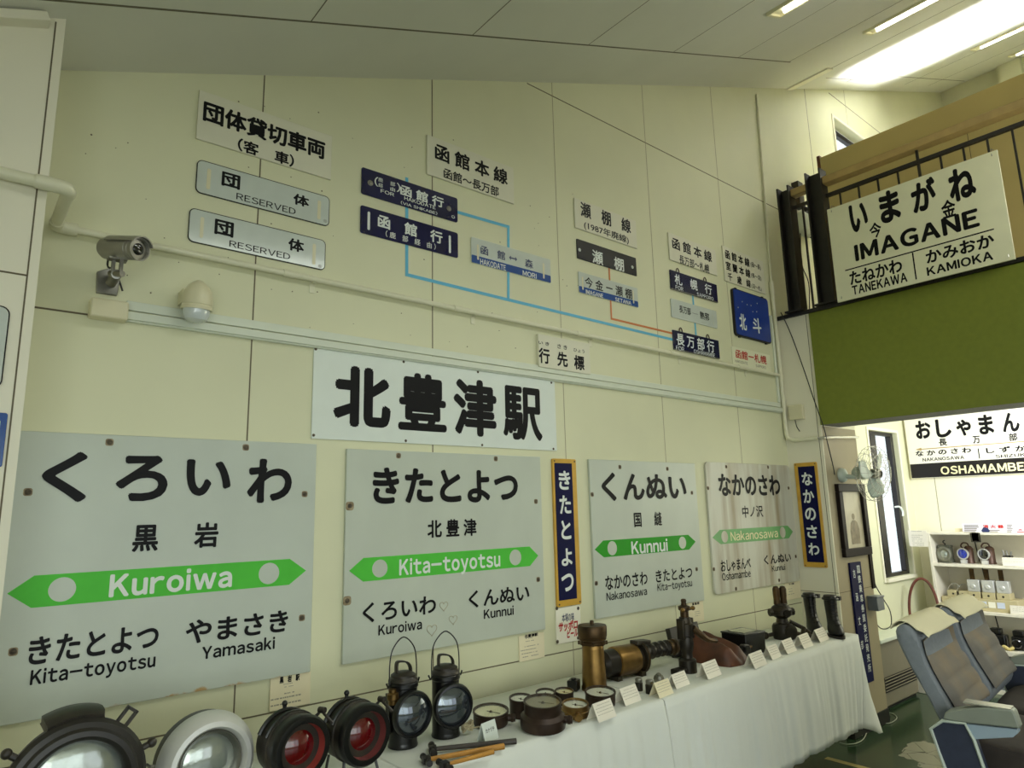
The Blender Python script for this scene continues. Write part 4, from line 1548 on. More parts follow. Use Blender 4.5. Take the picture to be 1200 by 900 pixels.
# dome sensor
c = W(231, 356, 2.428)
t = thing('dome_sensor', 'cream dome sensor with a milky lower half on the wall over the cable duct', 'sensor', (c.x, WALL_Y, c.z - .07))
m = MB()
m.lathe([(.0, .084), (.012, .08), (.034, .062), (.048, .035), (.051, .008), (.051, -.004), (.049, -.006), (.049, -.009), (.051, -.011), (.051, -.022), (0, -.022)], c, (0, -.12, 1), 32)
m.bb((c.x - .046, c.y, c.z + .002), (c.x + .046, WALL_Y - .001, c.z + .05))
m.build('housing', M['box_cream'], t)
m = MB()
m.lathe([(.044, -.02), (.043, -.04), (.036, -.056), (.02, -.065), (0, -.067)], c, (0, -.12, 1), 28)
m.build('dome', M['clear_dome'], t)

# ------------------------------------------------------------------ balcony: posts, railing, partition things
t = thing('balcony_railing', 'black steel balcony railing with beige handrail above the green fascia', 'railing', (BX, 2.2, 2.87))
RZ = 3.78


def hpost(y0, y1, z1):
    m = MB()
    x0, x1 = BX - .03, BX + .07
    for yy in (y0, y1 - .012):
        m.bb((x0, yy, 2.871), (x1, yy + .012, z1))
    m.bb((x0 + .045, y0 + .012, 2.871), (x0 + .055, y1 - .012, z1 - .015))
    m.bb((x0 - .02, y0 - .02, 2.8705), (x1 + .02, y1 + .02, 2.882))
    m.build('post', M['black_steel'], t)


hpost(2.268, 2.362, 3.845)
hpost(2.025, 2.140, 3.88)
m = MB()
m.bb((BX - .005, -3.3, RZ - .02), (BX + .075, 2.03, RZ + .035))
m.bb((BX + .0, 2.135, RZ - .02), (BX + .07, 2.272, RZ + .035))
m.build('handrail', M['rail'], t, bevel=.006)
m = MB()
m.bb((BX + .022, -3.3, RZ - .115), (BX + .048, 2.03, RZ - .09))
m.bb((BX + .022, 2.135, RZ - .115), (BX + .048, 2.275, RZ - .09))
m.build('top_bar', M['black_steel'], t)
y = 1.93
k = 0
while y > -.6:
    m = MB()
    top = RZ - .02 if k % 5 == 4 else RZ - .11
    w = .0075 if k % 5 == 4 else .0055
    m.bb((BX + .035 - w, y - w, 2.871), (BX + .035 + w, y + w, top))
    m.build('baluster', M['black_steel'], t)
    y -= .128
    k += 1
m = MB()
m.bb((BX + .03, 2.2, 2.871), (BX + .042, 2.212, RZ - .1))
m.build('baluster', M['black_steel'], t)

bp = W(939, 266)
t = thing('wall_socket_box', 'small white box with a black plug on the wall seen between the two black posts', 'socket box', (bp.x, WALL_Y, bp.z - .07))
m = MB()
m.bb((bp.x - .13, WALL_Y - .09, bp.z - .09), (bp.x + .06, WALL_Y - .001, bp.z + .08))
m.build('case', M['duct'], t, bevel=.012)
m = MB()
m.cyl((bp.x + .06, WALL_Y - .05, bp.z - .02), (bp.x + .13, WALL_Y - .05, bp.z - .03), .05, .06, 14)
m.build('plug', M['black_steel'], t)
m = MB()
m.bb((bp.x - .1, WALL_Y - .06, bp.z + .14), (bp.x - .02, WALL_Y - .002, bp.z + .36))
m.tube([(bp.x - .05, WALL_Y - .04, bp.z + .16), (bp.x + .03, WALL_Y - .06, bp.z + .12), (bp.x + .0, WALL_Y - .05, bp.z + .1), (bp.x + .02, WALL_Y - .05, bp.z + .06)], .018, 8, smooth_n=4)
m.build('cable_clamp', M['iron'], t)
m = MB()
m.tube([(bp.x - .09, WALL_Y - .03, bp.z - .08), (bp.x - .1, WALL_Y - .02, bp.z - .35), (bp.x - .02, WALL_Y - .02, bp.z - .5), (bp.x - .06, WALL_Y - .02, bp.z - .75)], .004, 6, smooth_n=6)
m.build('cable', M['cord_black'], t)

# ceiling lamps: recessed fluorescent strips that follow the slope
labels = ['lit ceiling strip lamp cut by the top edge of the photo',
          'lit ceiling strip lamp just before the bright patch on the ceiling',
          'lit ceiling strip lamp above the upper floor, beyond the bright patch',
          'lit ceiling strip lamp farthest away in the corner over the upper floor']
for (x, y1), lab in zip(((3.42, 1.66), (4.84, 1.67), (7.46, 1.64), (8.97, 1.64)), labels):
    t = thing('ceiling_lamp', lab, 'ceiling lamp', (x, y1 - .62, ceil_z(x)), 0, 'recessed ceiling strip lamps')
    for k in range(1):
        ya, yb = y1, y1 - 1.25
        c = V3((x, (ya + yb) / 2, ceil_z(x)))
        R = Matrix((CDX, V3((0, 1, 0)), -CN)).transposed()
        m = MB()
        for sx in (-1, 1):
            m.box(c + CDX * sx * .075 + CN * .008, (.014, 1.25, .02), R)
        for sy in (-1, 1):
            m.box(c + V3((0, sy * .618, 0)) + CN * .008, (.15, .014, .02), R)
        m.build('frame', M['fix'], t)
        m = MB()
        m.box(c + CN * .002, (.15, 1.24, .003), R)
        m.build('reflector', M['fix'], t)
        m = MB()
        m.cyl(c + V3((0, .56, 0)) + CN * .017, c + V3((0, -.6, 0)) + CN * .017, .015, seg=12)
        m.build('tube', M['tube_lamp'], t)
vp0 = ceil_pt(948, 92)
m = MB()
m.box(vp0 + CN * .008, (.12, .36, .014), Matrix((CDX, V3((0, 1, 0)), -CN)).transposed())
tag(m.build('ceiling_vent', M['wall_white'], loc=vp0, bevel=.003), 'small flat oblong cover on the ceiling near the corner window', 'vent cover')

# ------------------------------------------------------------------ pillar front: fan, photo, box
t = thing('wall_fan', 'pale green wall fan with wire guard mounted on the pillar', 'fan', W(985, 557, PY))
wc = W(985, 557, PY)
hubp = W(1013, 550, 2.03)
hub2 = W(1020, 556, 1.955)
fd = (hub2 - V3((hubp.x - .06, 2.09, hubp.z + .015))).normalized()
fd = V3((-.12, -.98, -.1)).normalized()
m = MB()
m.lathe([(0, 0), (.05, .0), (.052, .012), (.045, .03), (.03, .04), (0, .042)], wc + V3((0, -.001, 0)), (0, -1, 0), 24)
base = m.build('wall_mount', M['fan'], t)
mc = wc + V3((.035, -.13, .01))
m = MB()
m.tube([wc + V3((0, -.035, -.01)), wc + V3((.01, -.08, -.015)), mc + V3((-.01, .02, -.03)), mc], [.017, .016, .016, .022], 10, smooth_n=0)
m.build('arm', M['fan'], t)
m = MB()
m.lathe([(0, -.06), (.025, -.058), (.042, -.04), (.047, 0), (.04, .035), (.018, .05), (.01, .075), (0, .075)], mc, fd, 24)
m.build('motor', M['fan'], t)
fc = mc + fd * .085
m = MB()
m.lathe([(0, -.02), (.03, -.018), (.034, .0), (.036, .03), (.028, .05), (.02, .052), (.018, .044), (0, .042)], fc, fd, 24)
hub = m.build('hub', M['steel'], t)
fx_ = fd.orthogonal().normalized()
fy_ = fd.cross(fx_)
RF = .175
for k in range(3):
    m = MB()
    vs, fs = [], []
    nu, nv = 8, 7
    for i in range(nu + 1):
        f = i / nu
        r = .024 + (RF - .03) * f
        spread = .5 + .55 * math.sin(PI * min(1, f * 1.02) ** .8)
        for j in range(nv + 1):
            g = (j / nv - .5)
            a = 2 * PI * k / 3 + .9 + g * spread * 1.25 + .25 * f
            vs.append(fc + (fx_ * math.cos(a) + fy_ * math.sin(a)) * r + fd * (g * .05 * (1 - .3 * f)))
    for i in range(nu):
        for j in range(nv):
            q = i * (nv + 1) + j
            fs.append((q, q + 1, q + nv + 2, q + nv + 1))
    m.mesh(vs, fs)
    o = m.build('blade', M['fan'], t)
    md = o.modifiers.new('thickness', 'SOLIDIFY')
    md.thickness = .003
m = MB()
for (rr, hh) in ((RF + .012, -.015), (RF + .012, .015), (RF * .75, .05), (RF * .45, .058), (.05, .06), (RF * .75, -.05), (RF * .45, -.06)):
    m.tube([fc + (fx_ * math.cos(a) + fy_ * math.sin(a)) * rr + fd * hh for a in [2 * PI * k / 40 for k in range(40)]], .0017, 5, True)
for k in range(24):
    a = 2 * PI * k / 24
    e_ = fx_ * math.cos(a) + fy_ * math.sin(a)
    m.tube([fc + e_ * .05 + fd * .06, fc + e_ * RF * .6 + fd * .056, fc + e_ * (RF + .004) + fd * .028, fc + e_ * (RF + .013), fc + e_ * (RF + .002) - fd * .03, fc + e_ * RF * .6 - fd * .056, fc + e_ * .045 - fd * .062], .0011, 4, smooth_n=3)
m.build('wire_guard_mesh', M['wire'], t)

a, b, c, d = W(978, 567, PY), W(1013.5, 560, PY), W(1019, 649.5, PY), W(986, 653, PY)
x0, x1, z0, z1 = (a.x + d.x) / 2, 5.19, (c.z + d.z) / 2, a.z
t = thing('framed_photo', 'faded old portrait in a dark frame hanging on the pillar under the fan', 'framed photo', ((x0 + x1) / 2, PY, z0))
m = MB()
fw = .055
P_ = lambda q: (q[0], q[1])
for (u0, v0, u1, v1) in ((x0, z0, x1, z0 + fw), (x0, z1 - fw, x1, z1), (x0, z0 + fw, x0 + fw, z1 - fw), (x1 - fw, z0 + fw, x1, z1 - fw)):
    m.bb((u0, PY - .03, v0), (u1, PY - .001, v1))
m.build('frame', M['frame'], t, bevel=.004)
m = MB()
m.bb((x0 + fw - .002, PY - .008, z0 + fw - .002), (x1 - fw + .002, PY - .003, z1 - fw + .002))
m.build('photo', M['photo'], t)
xm, zm_ = (x0 + x1) / 2 + .01, z0 + .17
m = MB()
yq = PY - .0085
m.prism([(-.06, -.09), (.07, -.09), (.075, .01), (.05, .06), (.02, .075), (-.02, .075), (-.05, .055), (-.065, 0)], (xm, yq, zm_), (1, 0, 0), (0, 0, 1), (0, -1, 0), .0006)
m.lathe([(0, .0006), (.022, .0006), (.022, 0)], (xm, yq, zm_ + .1), (0, -1, 0), 20)
m.build('printed_figure', mat('sepia_print', (156, 142, 116), .5, noise=.25, scale=20), t)

a, b = W(1016.5, 699, 2.15), W(1027, 713, 2.15)
m = MB()
m.bb((5.075, 2.165, .752), (5.185, PY - .001, .845))
m.bb((5.07, 2.16, .838), (5.19, PY - .001, .85))
tag(m.build('metal_box', M['grey_box'], loc=(5.13, PY, .752), bevel=.004), 'small grey metal box fixed to the pillar edge beside the chipped navy plate', 'box')
a, b = W(1015, 653, PY), W(1020, 690, PY)
m = MB()
m.bb((a.x + .03, PY - .012, b.z), (a.x + .075, PY - .001, a.z + .02))
tag(m.build('dark_strip', M['frame'], loc=(a.x, PY, b.z), bevel=.002), 'narrow dark wooden strip on the pillar edge above the grey box', 'strip')

# ------------------------------------------------------------------ far corner: heater, hoop, notice card
HY = 2.345
hx0, hx1 = 5.42, 6.06
t = thing('floor_heater', 'beige floor heater with dark louvres under the window', 'heater', ((hx0 + hx1) / 2, HY, 0))
m = MB()
m.bb((hx0, HY, .02), (hx1, WALL_Y - .005, .49))
m.build('case', M['heater'], t, bevel=.012)
m = MB()
m.bb((hx0 - .01, HY - .03, .47), (hx1 + .01, WALL_Y - .004, .50))
m.build('top_plate', M['duct'], t, bevel=.006)
m = MB()
m.bb((hx0 + .03, HY - .004, .12), (hx1 - .03, HY + .001, .225))
m.build('grille', M['heater_slat'], t)
for k in range(5):
    m = MB()
    m.box(((hx0 + hx1) / 2, HY - .008, .134 + k * .021), (hx1 - hx0 - .06, .006, .003), Matrix.Rotation(.5, 3, 'X'))
    m.build('louvre', M['heater'], t)
m = MB()
m.bb((hx0 + .02, HY + .02, 0), (hx1 - .02, WALL_Y - .01, .03))
m.build('plinth', M['heater_slat'], t)

hc = XP(1079, 712, 6.42)
t = None
m = MB()
hu = V3((.25, -.97, 0)).normalized()
hv = V3((.22, 0.05, 1)).normalized()
hr = .265
hc = XP(1083, 717, 6.3)
m.tube([hc + hu * (.105 * math.cos(a)) + hv * (hr * math.sin(a)) for a in [2 * PI * k / 48 for k in range(48)]], .011, 8, True)
low = hc - hv * hr
tag(m.build('token_hoop', M['hoop'], loc=low), 'tall red-brown hoop standing behind the seat next to the shelves', 'hoop')
# a short pedestal carries the hoop behind the seat
m = MB()
m.bb((low.x - .12, low.y - .12, 0), (low.x + .12, low.y + .12, low.z - .009))
tag(m.build('display_pedestal', M['shelf'], loc=(low.x, low.y, 0), bevel=.004), 'cream pedestal behind the train seat carrying the red-brown hoop', 'pedestal')

# ------------------------------------------------------------------ display shelves
SX = 6.5
sy1 = 2.3
sy0 = -.6
t = thing('display_shelf', 'long cream open shelf unit against the white wall, filled with old lamps and cameras', 'shelf', (SX, 1.0, 0))
m = MB()
m.bb((SX, sy1 - .022, 0), (6.835, sy1, 1.232))
m.build('side_panel', M['shelf'], t, bevel=.002)
m = MB()
m.bb((6.815, sy0, 0), (6.835, sy1 - .022, 1.232))
m.build('back_panel', M['shelf'], t)
SHZ = (1.215, .955, .59, .30)
for z, th in zip(SHZ, (.018, .022, .022, .035)):
    m = MB()
    m.bb((SX if th < .03 else SX - .03, sy0, z), (6.815, sy1 - .022, z + th))
    m.build('shelf_board' if z < 1.2 else 'top_board', M['shelf'], t, bevel=.002)
for y in (1.775, 1.35, .9):
    m = MB()
    m.bb((SX - .005, y - .02, .02), (SX + .02, y + .02, .3))
    m.build('upright', M['shelf'], t)
m = MB()
m.bb((SX + .02, sy0, .01), (SX + .03, sy1 - .03, .3))
m.build('lower_panel', M['grey_box'], t)
m = MB()
m.bb((SX, sy0, 0), (SX + .03, sy1 - .022, .03))
m.build('plinth', M['shelf'], t)
m = MB()
for y0_, z0_, y1_, z1_ in ((2.05, 1.21, 2.03, .98), (2.02, .95, 1.985, .61), (1.98, .585, 1.95, .34)):
    m.strip((6.812, y0_, z0_), (6.812, y1_, z1_), .008, (-1, 0, 0), .003)
m.build('wall_joint', M['cord_black'], t)


def on_shelf(px, py, z, x=None):
    q = ZP(px, py, z) if x is None else XP(px, py, x)
    return q


SD = {0: 1.2342, 1: .9782, 2: .6132, 3: .3362}
FACE = V3((-1, 0, 0))


def sp(px, x=6.62):
    return XP(px, 660, x).y


# notice paper hung on the shelf's left edge
s = Sign('notice_paper', 'cream notice paper with a small black heading pinned at the left end of the shelves', 'notice',
         [(1064.5, 621.5), (1086, 621.5), (1088, 641), (1065.5, 640)], 'shelf_front', M['paper_white'], .004, part='sheet')
s.dashes((1068, 621.8), (1082, 623.4), 1, M['black'], dens=.9)
s.dashes((1068, 626), (1085, 640), 6)
s.done()
rb = MB()
rb.bb((SX - .012, sy1 - .02, s.v0 + .04), (SX + .001, sy1, s.v1 - .02))
rb.build('pin_strip', M['shelf'], s.root)

# fire extinguisher poster boards standing on the shelf top
def poster(name, label, tl, br, x):
    u0, u1 = XP(*tl, x), XP(*br, x)
    zb = SD[0] + .001
    t = thing(name, label, 'poster', (x, (u0.y + u1.y) / 2, zb))
    m = MB()
    m.bb((x, u1.y, zb), (x + .006, u0.y, u0.z))
    m.build('sheet', M['poster_pale'], t)
    return t, u0, u1, zb


t, u0, u1, zb = poster('poster_board', 'pale lilac board with red 消火器 heading standing on top of the shelves', (1127, 613.5), (1189, 625), 6.6)
m = MB()
q0, q1 = XP(1151.5, 615, 6.6), XP(1176.5, 619, 6.6)
m.text('消 火 器', (6.599, 0, 0), (0, -1, 0), ZUP, FACE, -q0.y, q1.z, -q1.y, q0.z, .0006, .04)
m.build('lettering', M['red'], t, smooth=False)
m = MB()
q = XP(1155, 622, 6.6)
m.prism([(-.03, 0), (-.012, .028), (.018, .024), (.03, .0), (.012, -.028), (-.016, -.02)], (6.5985, q.y, q.z), (0, -1, 0), ZUP, FACE, .0008)
m.build('dark_emblem', M['navy_letter'], t, smooth=False)
m = MB()
for (xa, ya, xb, yb, n) in ((1130, 615, 1147, 624, 5), (1158, 620.5, 1172, 624, 2), (1180, 614.5, 1187.5, 624, 5)):
    for k in range(n):
        yy = ya + (yb - ya) * (k + .5) / n
        q0, q1 = XP(xa, yy, 6.599), XP(xb - random.uniform(0, 4), yy, 6.599)
        m.bb((6.5985, q1.y, q0.z - .003), (6.599, q0.y, q0.z + .003))
m.build('small_print', M['grey_letter'], t, smooth=False)
t, u0, u1, zb = poster('poster_board', 'lower pale board with a red arrow on top of the shelves', (1189.5, 618), (1235, 626), 6.605)
m = MB()
q0, q1 = XP(1192, 624, 6.604), XP(1212, 624, 6.604)
m.prism([(-q0.y, q0.z - .006), (-q1.y, q0.z - .006), (-q1.y, q0.z - .016), (-q1.y + .04, q0.z), (-q1.y, q0.z + .016), (-q1.y, q0.z + .006), (-q0.y, q0.z + .006)], (6.604, 0, 0), (0, -1, 0), ZUP, FACE, .0008)
m.build('red_arrow', M['red'], t, smooth=False)
q0, q1 = XP(1192, 619.5, 6.604), XP(1206, 622.3, 6.604)
m = MB()
m.text('消 火', (6.604, 0, 0), (0, -1, 0), ZUP, FACE, -q0.y, q1.z, -q1.y, q0.z, .0006, .01)
m.build('lettering', M['red'], t, smooth=False)
m = MB()
q = XP(1124, 622, 6.64)
m.bb((6.64, q.y - .03, SD[0] + .001), (6.66, q.y + .03, q.z + .02))
tag(m.build('small_box', M['paper'], loc=(6.65, q.y, SD[0])), 'small cream box beside the pale lilac board on the shelf top', 'box')
q0, q1 = XP(1138.7, 626, SX - .012), XP(1147.5, 634, SX - .012)
m = MB()
m.bb((SX - .012, q1.y, q1.z), (SX - .002, q0.y, SHZ[0] + .02))
m.bb((SX - .012, q1.y - .012, q1.z - .01), (SX - .006, q0.y + .012, SHZ[0] + .018))
tag(m.build('dark_tag', M['dark_glass'], loc=(SX, q0.y, q1.z)), 'square black tag hanging over the front of the top shelf', 'tag')

# row of lamps on the top shelf
yb = sp(1107) - .014
t = thing('signal_lamp', 'squat grey-green signal lamp with a round lens, first on the top shelf', 'lamp', (6.63, yb, SD[1]))
m = MB()
m.bb((6.58, yb - .065, SD[1]), (6.7, yb + .065, SD[1] + .03))
m.bb((6.59, yb - .06, SD[1] + .03), (6.69, yb + .06, SD[1] + .155))
m.bb((6.585, yb - .065, SD[1] + .155), (6.695, yb + .065, SD[1] + .175))
m.build('case', mat('grey_green_paint', (92, 94, 80), .45, noise=.1), t, bevel=.003)
m = MB()
m.lathe([(.035, 0), (.074, 0), (.076, .022), (.06, .03), (.036, .018)], (6.592, yb, SD[1] + .088), FACE, 28)
m.build('lens_rim', mat('grey_green_rim', (112, 112, 96), .4, noise=.1), t)
m = MB()
m.lathe([(0, .03), (.02, .028), (.038, .016), (.04, .0)], (6.592, yb, SD[1] + .088), FACE, 24)
m.build('lens', M['lens_white'], t)
m = MB()
m.tube([(6.64, yb, SD[1] + .175), (6.64, yb - .004, SD[1] + .19), (6.64, yb + .012, SD[1] + .2), (6.64, yb + .012, SD[1] + .215), (6.64, yb - .006, SD[1] + .222)], .006, 8, smooth_n=3)
m.build('hook_handle', M['iron'], t)
t.scale = (.76, .76, .82)


def bull_lamp(px, lens, label, tin=False):
    yb = sp(px)
    t = thing('signal_lamp', label, 'lamp', (6.63, yb, SD[1]))
    m = MB()
    m.lathe([(0, 0), (.052, 0), (.052, .01), (.046, .02), (.046, .15), (.05, .155), (.036, .178), (.022, .19), (0, .192)], (6.66, yb - .03, SD[1]), ZUP, 24)
    m.build('body', M['rust_can'], t)
    m = MB()
    c = V3((6.6, yb + .012, SD[1] + .105))
    m.lathe([(.05, -.035), (.056, -.01), (.064, .0), (.062, .012), (.052, .012), (.05, 0), (.0, -.002)], c, (-1, .25, 0), 28)
    m.bb((6.585, yb - .02, SD[1]), (6.64, yb + .04, SD[1] + .04))
    m.build('lens_rim', M['chrome'], t)
    m = MB()
    m.lathe([(0, .012), (.03, .01), (.052, .001)], c + V3((-.004, 0, 0)), (-1, .25, 0), 24)
    m.build('lens', lens, t)
    m = MB()
    m.tube([(6.65, yb + .02, SD[1] + .16), (6.64, yb + .035, SD[1] + .19), (6.64, yb + .012, SD[1] + .222), (6.64, yb - .03, SD[1] + .218), (6.65, yb - .04, SD[1] + .18)], .008, 8, smooth_n=4)
    m.build('carry_handle', M['rust_can'], t)
    t.scale = (.74, .74, .74)


bull_lamp(1132, M['blue_glass'], 'signal lamp with a cobalt blue lens on the top shelf')
bull_lamp(1156.5, M['dark_glass'], 'signal lamp with a dark lens right of the blue one on the top shelf')
yb = sp(1183)
t = thing('small_camera', 'little dark metal gadget standing on the top shelf behind the white card', 'gadget', (6.6, yb, SD[1]))
m = MB()
m.bb((6.58, yb - .028, SD[1]), (6.64, yb + .03, SD[1] + .075))
m.lathe([(0, .03), (.022, .03), (.028, 0)], (6.585, yb + .008, SD[1] + .045), FACE, 16)
m.build('case', M['gun'], t, bevel=.004)
m = MB()
for dy in (-.02, .004, .024):
    m.cyl((6.61, yb + dy, SD[1] + .07), (6.61, yb + dy * 1.25, SD[1] + .11 + dy * .2), .007, seg=8)
m.build('knob', M['steel'], t)


def easel_card(name, label, c, u, h, w, lean, m_, group, rows=3, title=None):
    """a little card standing as a folded tent: c = middle of its foot, u = direction along the foot"""
    u = V3(u).normalized()
    nrm = u.cross(ZUP).normalized()          # side that faces the visitor
    up_ = (ZUP * math.cos(lean) - nrm * math.sin(lean)).normalized()
    fn = u.cross(up_).normalized()
    c = V3(c)
    t = thing(name, label, 'card', c, 0, group)
    m = MB()
    m.prism([(-w / 2, 0), (w / 2, 0), (w / 2, h), (-w / 2, h)], c, u, up_, -fn, .0016)
    top = c + up_ * h
    back = c - nrm * (h * math.sin(lean) * 2.1)
    dn = (back - top)
    m.prism([(-w / 2, 0), (w / 2, 0), (w / 2, 1), (-w / 2, 1)], top, u, dn, -fn, .0012)
    m.build('sheet', m_, t)
    m = MB()
    if title:
        m.text(title, c, u, up_, fn, -w * .32, h * .45, w * .32, h * .68, .0006, .02)
    for k in range(rows):
        v = h * (.84 - k * .66 / max(1, rows))
        x = -w * (.42 - .12 * (k == 0))
        while x < w * .4:
            g = random.uniform(.03, .10) * w
            if not (title and h * .36 < v < h * .75):
                m.prism([(x, v - h * .012), (x + g, v - h * .012), (x + g, v + h * .012), (x, v + h * .012)], c, u, up_, fn, .0005)
            x += g + .03 * w
    m.build('small_print', M['faint_print'] if not title else M['iron'], t, smooth=False)
    return t


yb = (sp(1178, SX + .01) + sp(1205, SX + .01)) / 2
easel_card('shelf_card', 'long white handwritten card on the edge of the top shelf', (SX + .012, yb, SD[1] + .001), (0, -1, 0), .065, .19, .12, M['paper_white'], 'shelf cards', 2)
yb = (sp(1178, SX + .01) + sp(1212, SX + .01)) / 2
easel_card('shelf_card', 'long white handwritten card on the edge of the middle shelf', (SX + .012, yb, SD[2] + .001), (0, -1, 0), .065, .22, .12, M['paper_white'], 'shelf cards', 3)

# instrument case with five little switch units on the middle shelf
ya, yz = XP(1104, 705, 6.55).y, XP(1192, 705, 6.55).y
t = thing('switch_panel', 'long beige box with three upright bright metal switches on the middle shelf', 'instrument', (6.62, (ya + yz) / 2, SD[2]))
m = MB()
m.bb((6.55, yz, SD[2]), (6.75, ya, SD[2] + .095))
m.build('base_box', M['box_tan'], t, bevel=.004)
m = MB()
m.bb((6.545, XP(1107, 0, 6.55).y if False else ya - .06, SD[2] + .055), (6.5497, ya - .13, SD[2] + .075))
m.build('red_marking', M['red'], t)
for p0, p1, mm in ((1137, 1156, 'label_blue'), (1158, 1166, 'cream_plate'), (1168, 1177, 'label_blue')):
    m = MB()
    m.bb((6.546, XP(p1, 706, 6.546).y, SD[2] + .03), (6.5497, XP(p0, 706, 6.546).y, SD[2] + .075))
    m.build('label', M[mm], t)
for i, px in enumerate((1114, 1125, 1138, 1155, 1172)):
    yy = XP(px + 4, 695, 6.58).y
    m = MB()
    m.bb((6.56, yy - .045, SD[2] + .0955), (6.68, yy + .045, SD[2] + .145))
    u = m.build('unit_block', M['box_tan'], t, bevel=.003)
    m = MB()
    m.lathe([(0, .002), (.008, .002), (.008, 0)], (6.56, yy, SD[2] + .12), FACE, 12)
    m.build('screw', M['black_steel'], u)
    if i >= 2:
        m = MB()
        m.bb((6.565, yy - .045, SD[2] + .146), (6.63, yy + .04, SD[2] + .24))
        m.lathe([(0, .006), (.018, .004), (.02, 0)], (6.565, yy, SD[2] + .185), FACE, 16)
        m.build('switch_body', M['chrome'], u, bevel=.004)
        m = MB()
        m.bb((6.59, yy - .012, SD[2] + .24), (6.605, yy + .022, SD[2] + .325))
        m.build('lever', M['brass_dark'], u, bevel=.003)
    else:
        m = MB()
        m.tube([(6.6, yy + .05, SD[2] + .146), (6.6, yy + .03, SD[2] + .18), (6.6, yy - .01, SD[2] + .2), (6.6, yy - .045, SD[2] + .17)], .003, 6, smooth_n=5)
        m.build('wire_loop', M['wire'], u)
# dark cameras on the bottom shelf
for i, (px, lab) in enumerate(((1146, 'black bulky camera on the bottom shelf, nearest the seat backs'), (1170, 'black camera in the middle of the bottom shelf'),
                               (1197, 'black camera on the bottom shelf cut by the edge of the photo'))):
    yb = XP(px, 752, 6.6).y
    t = thing('old_camera', lab, 'camera', (6.6, yb, SD[3]), 0, 'black cameras on the bottom shelf')
    m = MB()
    m.bb((6.56, yb - .06, SD[3]), (6.66, yb + .055, SD[3] + .10))
    m.bb((6.57, yb - .03, SD[3] + .10), (6.65, yb + .045, SD[3] + .145))
    m.build('body', M['iron_gloss'], t, bevel=.008)
    m = MB()
    m.lathe([(0, .05), (.028, .05), (.034, .045), (.038, 0)], (6.56, yb + .01, SD[3] + .055), FACE, 20)
    m.build('lens_barrel', M['dark_glass'], t)
    m = MB()
    m.tube([(6.6, yb - .06, SD[3] + .09), (6.57, yb - .072, SD[3] + .045), (6.55, yb - .075, SD[3] + .015), (6.54, yb - .06, SD[3] + .01)], .008, 6, smooth_n=4)
    m.build('strap', M['iron'], t)
yb = XP(1181, 758, 6.51).y
m = MB()
m.tube([(6.51, yb + .04, SD[3] + .012), (6.50, yb + .02, SD[3] + .03), (6.50, yb - .01, SD[3] + .012), (6.51, yb - .035, SD[3] + .025), (6.515, yb - .02, SD[3] + .012), (6.52, yb + .02, SD[3] + .012)], .011, 8, smooth_n=4)
tag(m.build('yellow_cord', M['line_yellow'], loc=(6.56, yb, SD[3])), 'small dull yellow coil between the black cameras', 'cord')

# ------------------------------------------------------------------ tables and cloths
def front_y(x):
    return 1.905 if x < 2.365 else 1.905 + (x - 2.365) * .036


TOP = .7185


def table(label, x0, x1):
    t = thing('folding_table', label, 'table', ((x0 + x1) / 2, 2.18, 0), 0, 'folding tables under the white cloths')
    m = MB()
    ya, yb = front_y(x0) + .012, front_y(x1) + .012
    m.prism([(x0, ya), (x1, yb), (x1, 2.445), (x0, 2.445)], (0, 0, TOP - .028), (1, 0, 0), (0, 1, 0), (0, 0, 1), .028)
    m.build('tabletop', M['wood_dark'], t)
    for x in (x0 + .12, x1 - .45):
        for y in (2.24, 2.39):
            m = MB()
            m.cyl((x, y, 0), (x, y, TOP - .029), .013, seg=10)
            m.build('leg', M['steel'], t)
    return t


